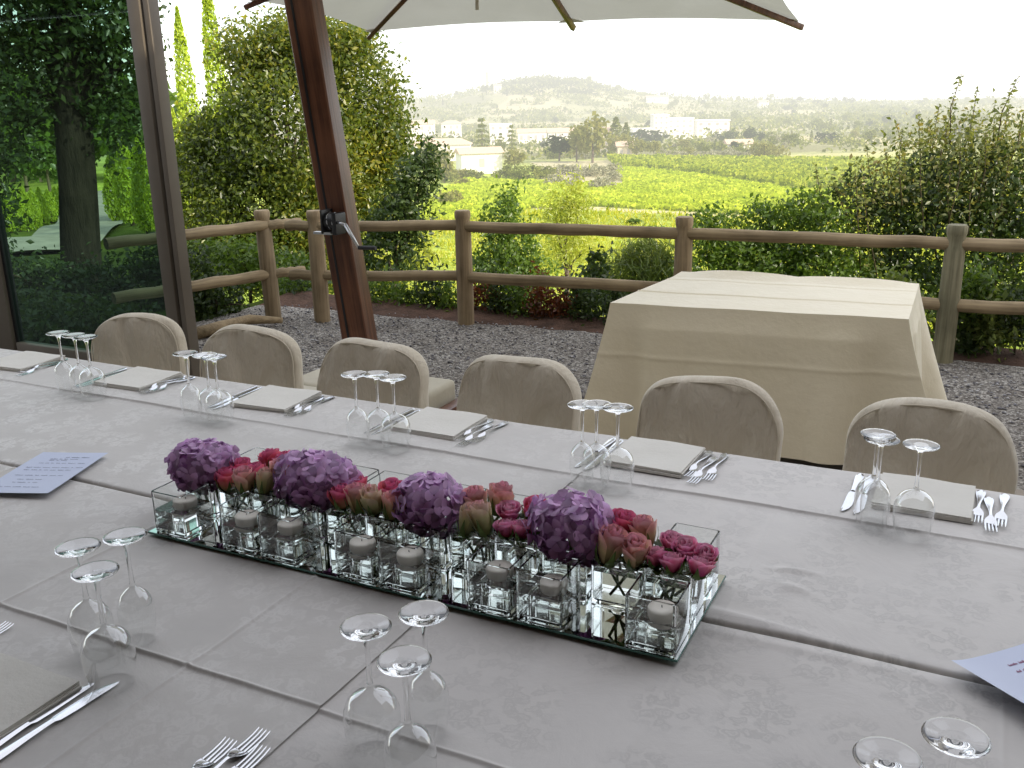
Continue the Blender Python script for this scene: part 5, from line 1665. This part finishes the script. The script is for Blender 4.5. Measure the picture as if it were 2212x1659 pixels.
a, b_, c_, d_ = at(70, 983, z=.757), at(218, 985, z=.757), at(125, 1077, z=.757), at(-24, 1070, z=.757)
cx = (a + b_ + c_ + d_) / 4
dirx = ((b_ - a) + (c_ - d_)).normalized()
W_, H_ = ((b_ - a).length + (c_ - d_).length) / 2, ((a - d_).length + (b_ - c_).length) / 2
LN = [(.030, .02, .045, .005), (.040, .0, .075, .0042), (.047, -.02, .035, .0042), (.062, -.0, .10, .0034), (.085, .0, .13, .0036), (.098, .0, .12, .0036), (.125, -.0, .12, .0034), (.145, -.01, .06, .0034), (.160, -.01, .06, .0034), (.182, -.02, .12, .0036)]
menu('menu_sheet', 'bluish white printed menu lying across the gap at the left', (cx.x, cx.y, TOP + .002), math.atan2(dirx.y, dirx.x), W_, H_, lambda u, v: .0035 + .006 * (1 - v) ** 3 + .003 * u * u + .004 * math.sin(v * 2.2), [(q[0] * H_ / .21, q[1], q[2] * W_ / .17, q[3]) for q in LN], 'ink', 3)
p1, p2, p3 = at(2052, 1447, z=.765), at(2212, 1385, z=.765), at(2212, 1553, z=.757)
e1 = (p2 - p1); e1.z = 0; e1.normalize(); e2 = (p3 - p1); e2.z = 0
e2 = Vector((e1.y, -e1.x, 0))
Wm, Hm = .30, .20
cm = p1 + e1 * Wm / 2 + e2 * Hm / 2
menu('menu_sheet', 'bluish white menu with red print curling up at the right edge', (cm.x, cm.y, TOP + .002), math.atan2(e1.y, e1.x), Wm, Hm, lambda u, v: .003 + .022 * max(0, 1 - u * 2.2) ** 2 + .004 * math.sin(u * 5) ** 2, [(.040, -.045, .034, .0052), (.058, -.025, .085, .0052), (.066, -.012, .05, .0052), (.086, -.02, .05, .0045), (.11, 0, .12, .004)], 'redink', 6)

# ------------------------------------------------------------------ the centrepiece
M['mirror'] = surf('mirror', (0.92, 0.94, 0.925), None, 0.015, 3, metal=1.0)
M['mirroredge'] = surf('mirror_edge', (0.05, 0.16, 0.13), (0.10, 0.26, 0.21), 0.2, 8, spec=.6)
M['wax'] = surf('candle_wax', (0.86, 0.81, 0.72), (0.90, 0.85, 0.76), 0.5, 12, spec=.3)
M['wick'] = surf('wick', (0.03, 0.025, 0.02), None, 0.9)
M['stemgreen'] = surf('flower_stem', (0.12, 0.19, 0.05), (0.22, 0.32, 0.10), 0.5, 30, spec=.3)
MX0, MX1, MY0, MY1 = -1.562, -.376, 1.330, 1.648
MZ = TOP + .0035
mt = thing('mirror_tray', 'long mirror lying under the row of glass vases', 'mirror tray', ((MX0 + MX1) / 2, (MY0 + MY1) / 2, MZ))
MB().box((0, 0, .002), (MX1 - MX0, MY1 - MY0, .004), bevel=.0008).build('glass_edge', M['mirroredge'], mt, smooth=False)
MB().add([(-(MX1 - MX0) / 2 + .0015, -(MY1 - MY0) / 2 + .0015, .0043), ((MX1 - MX0) / 2 - .0015, -(MY1 - MY0) / 2 + .0015, .0043), ((MX1 - MX0) / 2 - .0015, (MY1 - MY0) / 2 - .0015, .0043), (-(MX1 - MX0) / 2 + .0015, (MY1 - MY0) / 2 - .0015, .0043)], [(0, 1, 2, 3)]).build('mirror_face', M['mirror'], mt, smooth=False)
VZ = MZ + .0047
VW, VH, TH = .0885, .094, .0038


def vase(fill):
    t = thing('glass_vase', None, 'vase')
    o = VW / 2; i = o - TH; zb = .007
    bv = .003
    def sq(h, z, r):
        pts = []
        for sx, sy, a0 in ((1, 1, 0), (-1, 1, PI / 2), (-1, -1, PI), (1, -1, 1.5 * PI)):
            for k in range(4):
                a = a0 + PI / 2 * k / 3
                pts.append((sx * (h - r) + r * math.cos(a), sy * (h - r) + r * math.sin(a), z))
        return pts
    lv = [sq(o - .002, 0, .004), sq(o, .002, .005), sq(o, VH - .001, .005), sq(o - .001, VH, .005), sq(i + .001, VH, .004), sq(i, VH - .001, .004), sq(i, zb + .004, .004), sq(i - .004, zb, .004)]
    n = 16
    vs = [p for l in lv for p in l]
    fs = [(j * n + k, j * n + (k + 1) % n, (j + 1) * n + (k + 1) % n, (j + 1) * n + k) for j in range(len(lv) - 1) for k in range(n)]
    fs.append(tuple(range(n))[::-1]); fs.append(tuple((len(lv) - 1) * n + k for k in range(n)))
    MB().add(vs, fs).build('glass', M['vaseglass'], t, sharp=35)
    e = .0004
    lw = [sq(i - .0035, zb - e, .004), sq(i + e, zb + .004, .004), sq(i + e, fill, .004)]
    vs = [p for l in lw for p in l]
    fs = [(j * n + k, j * n + (k + 1) % n, (j + 1) * n + (k + 1) % n, (j + 1) * n + k) for j in range(2) for k in range(n)]
    fs.append(tuple(range(n))[::-1]); fs.append(tuple(2 * n + k for k in range(n)))
    MB().add(vs, fs).build('water', M['water'], t, sharp=35)
    return t


def candle():
    t = thing('floating_candle', None, 'candle')
    MB().lathe([(0, -.018), (.018, -.018), (.022, -.014), (.0245, 0), (.0245, .009), (.0232, .0118), (.012, .0122), (.004, .011), (0, .0108)], 28).build('wax', M['wax'], t)
    MB().tube([(0, 0, .008), (.0008, 0, .015)], .0008, 6).build('wick', M['wick'], t)
    return t


ORD = ['first', 'second', 'third', 'fourth', 'fifth', 'sixth', 'seventh', 'eighth', 'ninth', 'tenth', 'eleventh', 'twelfth']
V0, VM, C0 = vase(.052), vase(.066), candle()
FX = [-1.547, -1.357, -1.256, -1.067, -.966, -.774, -.674, -.472]
RX = [-1.520, -1.345, -1.250, -1.150, -.975, -.870, -.700, -.478]
first = True
rs = random.Random(12)
for row, xs, yc in (('front', FX, MY0 + .052), ('back', RX, MY1 - .050)):
    for k, x in enumerate(xs):
        v = V0 if first else copy_tree(V0)
        c = C0 if first else copy_tree(C0)
        first = False
        v.location = (x + VW / 2, yc, VZ); v.rotation_euler = (0, 0, rs.uniform(-.012, .012))
        tag(v, f'{ORD[k]} square glass vase from the left in the {row} row, holding water and a candle', 'vase', 'square glass vases with floating candles')
        c.location = (x + VW / 2 + rs.uniform(-.012, .012), yc + rs.uniform(-.012, .012), VZ + .052 + .003); c.rotation_euler = (0, 0, rs.uniform(0, 6))
        tag(c, f'cream floating candle in the {ORD[k]} vase from the left of the {row} row', 'candle', 'cream floating candles')
SLOT = [-1.515 + k * .0985 for k in range(12)]
YM = 1.488
for k, x in enumerate(SLOT):
    v = VM if k == 0 else copy_tree(VM)
    v.location = (x, YM + rs.uniform(-.002, .002), VZ); v.rotation_euler = (0, 0, rs.uniform(-.012, .012))
    tag(v, f'{ORD[k]} square glass vase from the left in the middle row, holding flowers', 'vase', 'square glass vases with flowers')


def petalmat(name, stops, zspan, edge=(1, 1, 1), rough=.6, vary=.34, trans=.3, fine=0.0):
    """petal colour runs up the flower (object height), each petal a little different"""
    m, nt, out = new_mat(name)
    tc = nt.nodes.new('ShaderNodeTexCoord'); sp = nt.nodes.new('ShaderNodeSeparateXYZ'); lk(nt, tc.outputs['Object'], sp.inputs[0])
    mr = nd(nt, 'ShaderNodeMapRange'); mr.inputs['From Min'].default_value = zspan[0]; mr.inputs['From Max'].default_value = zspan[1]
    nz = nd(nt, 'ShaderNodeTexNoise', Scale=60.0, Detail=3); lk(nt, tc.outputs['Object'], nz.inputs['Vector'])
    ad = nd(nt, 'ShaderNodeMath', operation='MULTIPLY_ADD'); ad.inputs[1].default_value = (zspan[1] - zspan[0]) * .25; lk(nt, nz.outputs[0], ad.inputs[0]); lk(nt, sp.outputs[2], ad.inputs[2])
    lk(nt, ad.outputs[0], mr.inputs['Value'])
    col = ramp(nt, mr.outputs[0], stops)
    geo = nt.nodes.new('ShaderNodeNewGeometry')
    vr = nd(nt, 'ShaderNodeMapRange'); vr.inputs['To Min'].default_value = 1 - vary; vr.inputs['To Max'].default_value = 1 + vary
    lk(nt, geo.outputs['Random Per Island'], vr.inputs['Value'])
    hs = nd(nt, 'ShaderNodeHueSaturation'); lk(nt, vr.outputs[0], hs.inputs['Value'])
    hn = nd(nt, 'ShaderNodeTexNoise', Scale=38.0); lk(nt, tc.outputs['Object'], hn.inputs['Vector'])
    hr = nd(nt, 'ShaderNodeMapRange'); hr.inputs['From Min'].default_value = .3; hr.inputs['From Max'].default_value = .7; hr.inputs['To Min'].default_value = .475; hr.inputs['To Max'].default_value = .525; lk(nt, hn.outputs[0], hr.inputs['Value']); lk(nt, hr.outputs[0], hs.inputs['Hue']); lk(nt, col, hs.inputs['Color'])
    df = nd(nt, 'ShaderNodeBsdfPrincipled', Roughness=rough); df.inputs['Specular IOR Level'].default_value = .25; df.inputs['Sheen Weight'].default_value = .15
    lk(nt, hs.outputs[0], df.inputs['Base Color'])
    tr = nt.nodes.new('ShaderNodeBsdfTranslucent'); lk(nt, hs.outputs[0], tr.inputs[0])
    mx = nt.nodes.new('ShaderNodeMixShader'); mx.inputs[0].default_value = trans
    lk(nt, df.outputs[0], mx.inputs[1]); lk(nt, tr.outputs[0], mx.inputs[2]); lk(nt, mx.outputs[0], out.inputs[0])
    return m


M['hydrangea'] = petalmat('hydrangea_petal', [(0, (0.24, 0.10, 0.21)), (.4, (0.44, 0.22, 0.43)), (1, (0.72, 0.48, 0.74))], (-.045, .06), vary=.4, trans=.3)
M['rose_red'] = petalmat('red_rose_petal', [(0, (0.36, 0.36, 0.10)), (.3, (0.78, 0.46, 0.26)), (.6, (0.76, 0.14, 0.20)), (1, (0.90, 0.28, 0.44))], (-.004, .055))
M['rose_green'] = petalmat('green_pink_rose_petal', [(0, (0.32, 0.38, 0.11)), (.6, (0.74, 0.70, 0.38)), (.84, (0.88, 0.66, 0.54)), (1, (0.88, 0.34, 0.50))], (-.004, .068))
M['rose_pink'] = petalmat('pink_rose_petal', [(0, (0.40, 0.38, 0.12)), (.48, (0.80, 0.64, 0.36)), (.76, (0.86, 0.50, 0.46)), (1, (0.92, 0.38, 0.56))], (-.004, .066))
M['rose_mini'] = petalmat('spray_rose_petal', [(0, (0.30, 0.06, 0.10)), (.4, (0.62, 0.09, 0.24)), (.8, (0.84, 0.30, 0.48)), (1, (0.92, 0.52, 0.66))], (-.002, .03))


def hydrangea(name, label, c, rx, ry, rz_, seed, slot):
    r = np.random.default_rng(seed)
    t = thing(name, label, 'hydrangea', c)
    n = int(125 * (rx * ry / .0049) ** .8)
    V, F = [], []
    for k in range(n):
        z = 1 - 1.72 * (k + .5) / n
        a = k * 2.39996 + r.normal() * .12
        q = math.sqrt(max(0, 1 - z * z))
        nrm_ = Vector((q * math.cos(a), q * math.sin(a), z)) + Vector(r.normal(size=3)) * .30
        nrm_.normalize()
        rr_ = 1 + r.normal() * .075
        p = Vector((q * math.cos(a) * rx * rr_, q * math.sin(a) * ry * rr_, z * rz_ * rr_))
        u = nrm_.cross(Vector((0, 0, 1)) if abs(nrm_.z) < .9 else Vector((1, 0, 0))).normalized()
        u = Quaternion(nrm_, r.uniform(0, PI)) @ u
        v = nrm_.cross(u)
        s = r.uniform(.0145, .0195)
        for j in range(4):
            g = j * PI / 2 + r.normal() * .09
            d = u * math.cos(g) + v * math.sin(g); e = nrm_.cross(d)
            up = .45 + r.normal() * .38
            pts = []
            for f, w2, h in ((.06, .10, 0), (.42, .50, .16), (.80, .60, .28), (1.06, .34, .24)):
                pts.append([(-w2, f, h + .05 * w2), (0, f + .04, h), (w2, f, h + .05 * w2)])
            b0 = len(V)
            for rowp in pts:
                for (x, y, h) in rowp:
                    V.append(p + d * (y * s) + e * (x * s) + nrm_ * (h * up * s * 1.6 + .001))
            for i in range(3):
                for q2 in range(2):
                    F.append((b0 + i * 3 + q2, b0 + i * 3 + q2 + 1, b0 + (i + 1) * 3 + q2 + 1, b0 + (i + 1) * 3 + q2))
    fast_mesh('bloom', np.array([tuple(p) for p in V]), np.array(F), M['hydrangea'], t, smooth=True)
    s0 = Vector((slot - c[0], YM - c[1], VZ + .012 - c[2]))
    MB().tube([s0, s0 * .5 + Vector((0, 0, -.005)), (0, 0, -rz_ * .2)], [.004, .004, .004], 8).build('stem', M['stemgreen'], t)


HY = [(440, 1006, 1.480, .073, .060, .050, 0, 'purple hydrangea head at the left end of the flower row'), (682, 1037, 1.485, .088, .062, .052, 3, 'widest purple hydrangea head, second from the left'), (930, 1088, 1.482, .064, .058, .051, 6, 'purple hydrangea head third from the left, right of the middle roses'), (1232, 1136, 1.478, .073, .062, .056, 9, 'purple hydrangea head at the right, next to the large pink roses')]
for k, (px, py, Y, rx, ry, rz_, sl_, lab) in enumerate(HY):
    hydrangea('hydrangea', lab, at(px, py, Y=Y), rx, ry, rz_, 50 + k, SLOT[sl_])


def rose_mesh(R, H, n_pet, seed, opened):
    """cupped petals wound round the heart; the outer ones flare and curl at the rim"""
    r = random.Random(seed)
    b = MB()
    for k in range(n_pet):
        f = (k + .5) / n_pet                       # 0 heart, 1 outside
        rad = R * (.16 + .80 * f ** .8)
        hgt = H * (.98 - .10 * f + r.uniform(-.03, .03)) * (1.0 if f < .8 else .95)
        a0 = k * 2.4 + r.uniform(-.2, .2)
        half = (1.7 - .75 * f)
        flare = opened * f ** 1.5
        nu_, nv_ = 8, 8
        def fn(u, v):
            a = a0 + (u * 2 - 1) * half * (1 - .10 * v)
            top = 1 - .22 * abs(u * 2 - 1) ** 2.6
            z = v * hgt * top
            belly = math.sin(min(1, v * 1.15) * PI * .55) ** .7
            rr_ = rad * (.34 + .66 * belly) if f > .25 else rad * (.5 + .5 * belly)
            rr_ *= 1 + flare * max(0, v - .62) * 1.25
            if v > .85: z -= flare * (v - .85) * H * .85
            rr_ += .0008 * math.sin(u * 14 + k) * v
            rr_ += (u - .5) * .0024
            return (rr_ * math.cos(a), rr_ * math.sin(a), z)
        b.grid(nu_, nv_, fn)
    return b


def sepals(R, H):
    b = MB()
    for k in range(5):
        a = k * 2 * PI / 5
        d = Vector((math.cos(a), math.sin(a), 0)); e = Vector((-math.sin(a), math.cos(a), 0))
        pts = [(0, .25, 0), (.55, .32, .02), (.95, .16, .32), (1.06, .02, .6)]
        vs = []
        for f, w_, z in pts:
            c = d * (f * R * .98) + Vector((0, 0, z * H - .002))
            vs += [c - e * (w_ * R), c + d * .0006, c + e * (w_ * R)]
        b.add(vs, [(i * 3 + j, i * 3 + j + 1, (i + 1) * 3 + j + 1, (i + 1) * 3 + j) for i in range(3) for j in range(2)])
    b.lathe([(0, -.006), (.004, -.005), (.0065, 0), (.005, .002)], 10)
    return b


ROSES = {}
for kind, R, H, n, op, seeds in (('rose_red', .0215, .044, 15, .5, 3), ('rose_green', .0195, .056, 13, .28, 2), ('rose_pink', .0215, .054, 16, .42, 3), ('rose_mini', .0185, .030, 17, .55, 4)):
    for s in range(seeds):
        o = rose_mesh(R, H, n, 10 * s + len(kind), op).build('bloom', M[kind]); sp_ = sepals(R, H).build('calyx', M['stemgreen'])
        ROSES[(kind, s)] = (o.data, sp_.data)
        bpy.data.objects.remove(o); bpy.data.objects.remove(sp_)


def rose(kind, px, py, Y, slot, label, k, sc=1.0, leaf=False):
    me, ca = ROSES[(kind, k % len([q for q in ROSES if q[0] == kind]))]
    Hh = {'rose_red': .044, 'rose_green': .056, 'rose_pink': .054, 'rose_mini': .030}[kind] * sc
    c = at(px, py, Y=Y); c.z -= Hh * .5
    r = random.Random(k * 7 + int(px))
    t = thing('rose', label, 'rose', c, r.uniform(0, 6.28))
    tilt = (r.uniform(-.28, .28), r.uniform(-.28, .28), 0)
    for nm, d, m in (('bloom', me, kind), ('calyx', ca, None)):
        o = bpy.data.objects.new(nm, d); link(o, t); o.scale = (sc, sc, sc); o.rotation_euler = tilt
    end = Vector((SLOT[slot] + r.uniform(-.02, .02), YM + r.uniform(-.02, .02), VZ + .012 + r.uniform(0, .02))) - c
    end = Matrix.Rotation(-t.rotation_euler.z, 3, 'Z') @ end
    q = MB().tube([(0, 0, -.003), end * .35 + Vector((r.uniform(-.004, .004), 0, 0)), end], [.0030, .0028, .0028], 8)
    q.build('stem', M['stemgreen'], t)
    if leaf:
        lf = MB()
        for j in range(3):
            a = r.uniform(0, 6.28); d = Vector((math.cos(a), math.sin(a), r.uniform(-.1, .5))); e = d.cross(Vector((0, 0, 1))).normalized()
            pts = [(0, .02), (.3, .38), (.62, .34), (1, .01)]
            L = .026
            vs = []
            for f, w_ in pts:
                cc = Vector((0, 0, .002)) + d * (f * L + .012)
                vs += [cc - e * w_ * L * .8, cc + Vector((0, 0, -.002)), cc + e * w_ * L * .8]
            lf.add(vs, [(i * 3 + j2, i * 3 + j2 + 1, (i + 1) * 3 + j2 + 1, (i + 1) * 3 + j2) for i in range(3) for j2 in range(2)])
        lf.build('leaf', M['dark'], t)


RL = [
    ('rose_red', 490, 1034, 1.455, 1, 'red rose tucked against the leftmost hydrangea'), ('rose_pink', 527, 1036, 1.445, 1, 'pink rose facing forward, second rose from the left end'), ('rose_red', 520, 1012, 1.50, 1, 'red rose behind the two leftmost front roses'),
    ('rose_red', 559, 1022, 1.48, 2, 'red rose between the leftmost pair and the green based rose'), ('rose_green', 568, 1043, 1.445, 2, 'green based pink rose left of the widest hydrangea'), ('rose_red', 588, 993, 1.53, 2, 'open red rose highest of the left group'), ('rose_pink', 604, 1020, 1.47, 2, 'pink rose touching the left side of the widest hydrangea'), ('rose_red', 625, 998, 1.53, 3, 'red rose peeping behind the widest hydrangea'),
    ('rose_red', 740, 1070, 1.450, 4, 'red rose touching the right side of the widest hydrangea'), ('rose_red', 775, 1050, 1.51, 4, 'dark red rose behind the middle group'), ('rose_pink', 774, 1075, 1.450, 4, 'pale pink rose in the middle group, second from its left'), ('rose_green', 809, 1076, 1.452, 5, 'tall green and pink rose bud in the middle group'), ('rose_red', 849, 1058, 1.51, 5, 'bright red rose at the back of the middle group'), ('rose_pink', 848, 1092, 1.452, 5, 'pink rose touching the left side of the third hydrangea'),
    ('rose_green', 1003, 1118, 1.450, 7, 'green based pink rose right of the third hydrangea'), ('rose_green', 1049, 1118, 1.448, 7, 'palest green rose of the row, right of the third hydrangea'), ('rose_pink', 1034, 1080, 1.52, 7, 'pink rose behind the palest green rose'), ('rose_pink', 1078, 1076, 1.51, 7, 'pink rose standing highest between third and fourth hydrangeas'),
    ('rose_mini', 1100, 1102, 1.49, 8, 'dusky pink spray rose below the highest pink rose'), ('rose_mini', 1095, 1140, 1.450, 8, 'front left spray rose left of the rightmost hydrangea'), ('rose_mini', 1129, 1144, 1.450, 8, 'front right spray rose left of the rightmost hydrangea'), ('rose_red', 1152, 1098, 1.52, 8, 'red rose behind the left side of the rightmost hydrangea'),
    ('rose_pink', 1309, 1172, 1.452, 10, 'largest pink rose right of the rightmost hydrangea'), ('rose_red', 1339, 1128, 1.515, 10, 'deep red rose behind the largest pink rose'), ('rose_pink', 1369, 1184, 1.455, 10, 'green based pink rose at the front, second from the right group'), ('rose_pink', 1398, 1148, 1.51, 10, 'ruffled pink rose furthest right of the long stemmed roses'),
    ('rose_mini', 1417, 1203, 1.46, 11, 'leftmost spray rose in the bunch at the right end'), ('rose_mini', 1453, 1215, 1.455, 11, 'front spray rose in the bunch at the right end'), ('rose_mini', 1483, 1182, 1.50, 11, 'topmost spray rose in the bunch at the right end'), ('rose_mini', 1508, 1224, 1.46, 11, 'spray rose at the front right of the end bunch'), ('rose_mini', 1450, 1170, 1.52, 11, 'rear spray rose in the bunch at the right end'), ('rose_mini', 1526, 1197, 1.50, 11, 'rightmost spray rose in the bunch at the right end'),
]
for k, (kind, px, py, Y, sl_, lab) in enumerate(RL):
    big = {'largest': 1.15}.get(lab.split()[0], 1.0)
    rose(kind, px, py, Y, sl_, lab, k, big * (1.22 if kind != 'rose_mini' else 1.2), leaf=(kind == 'rose_mini' and k % 2 == 0))
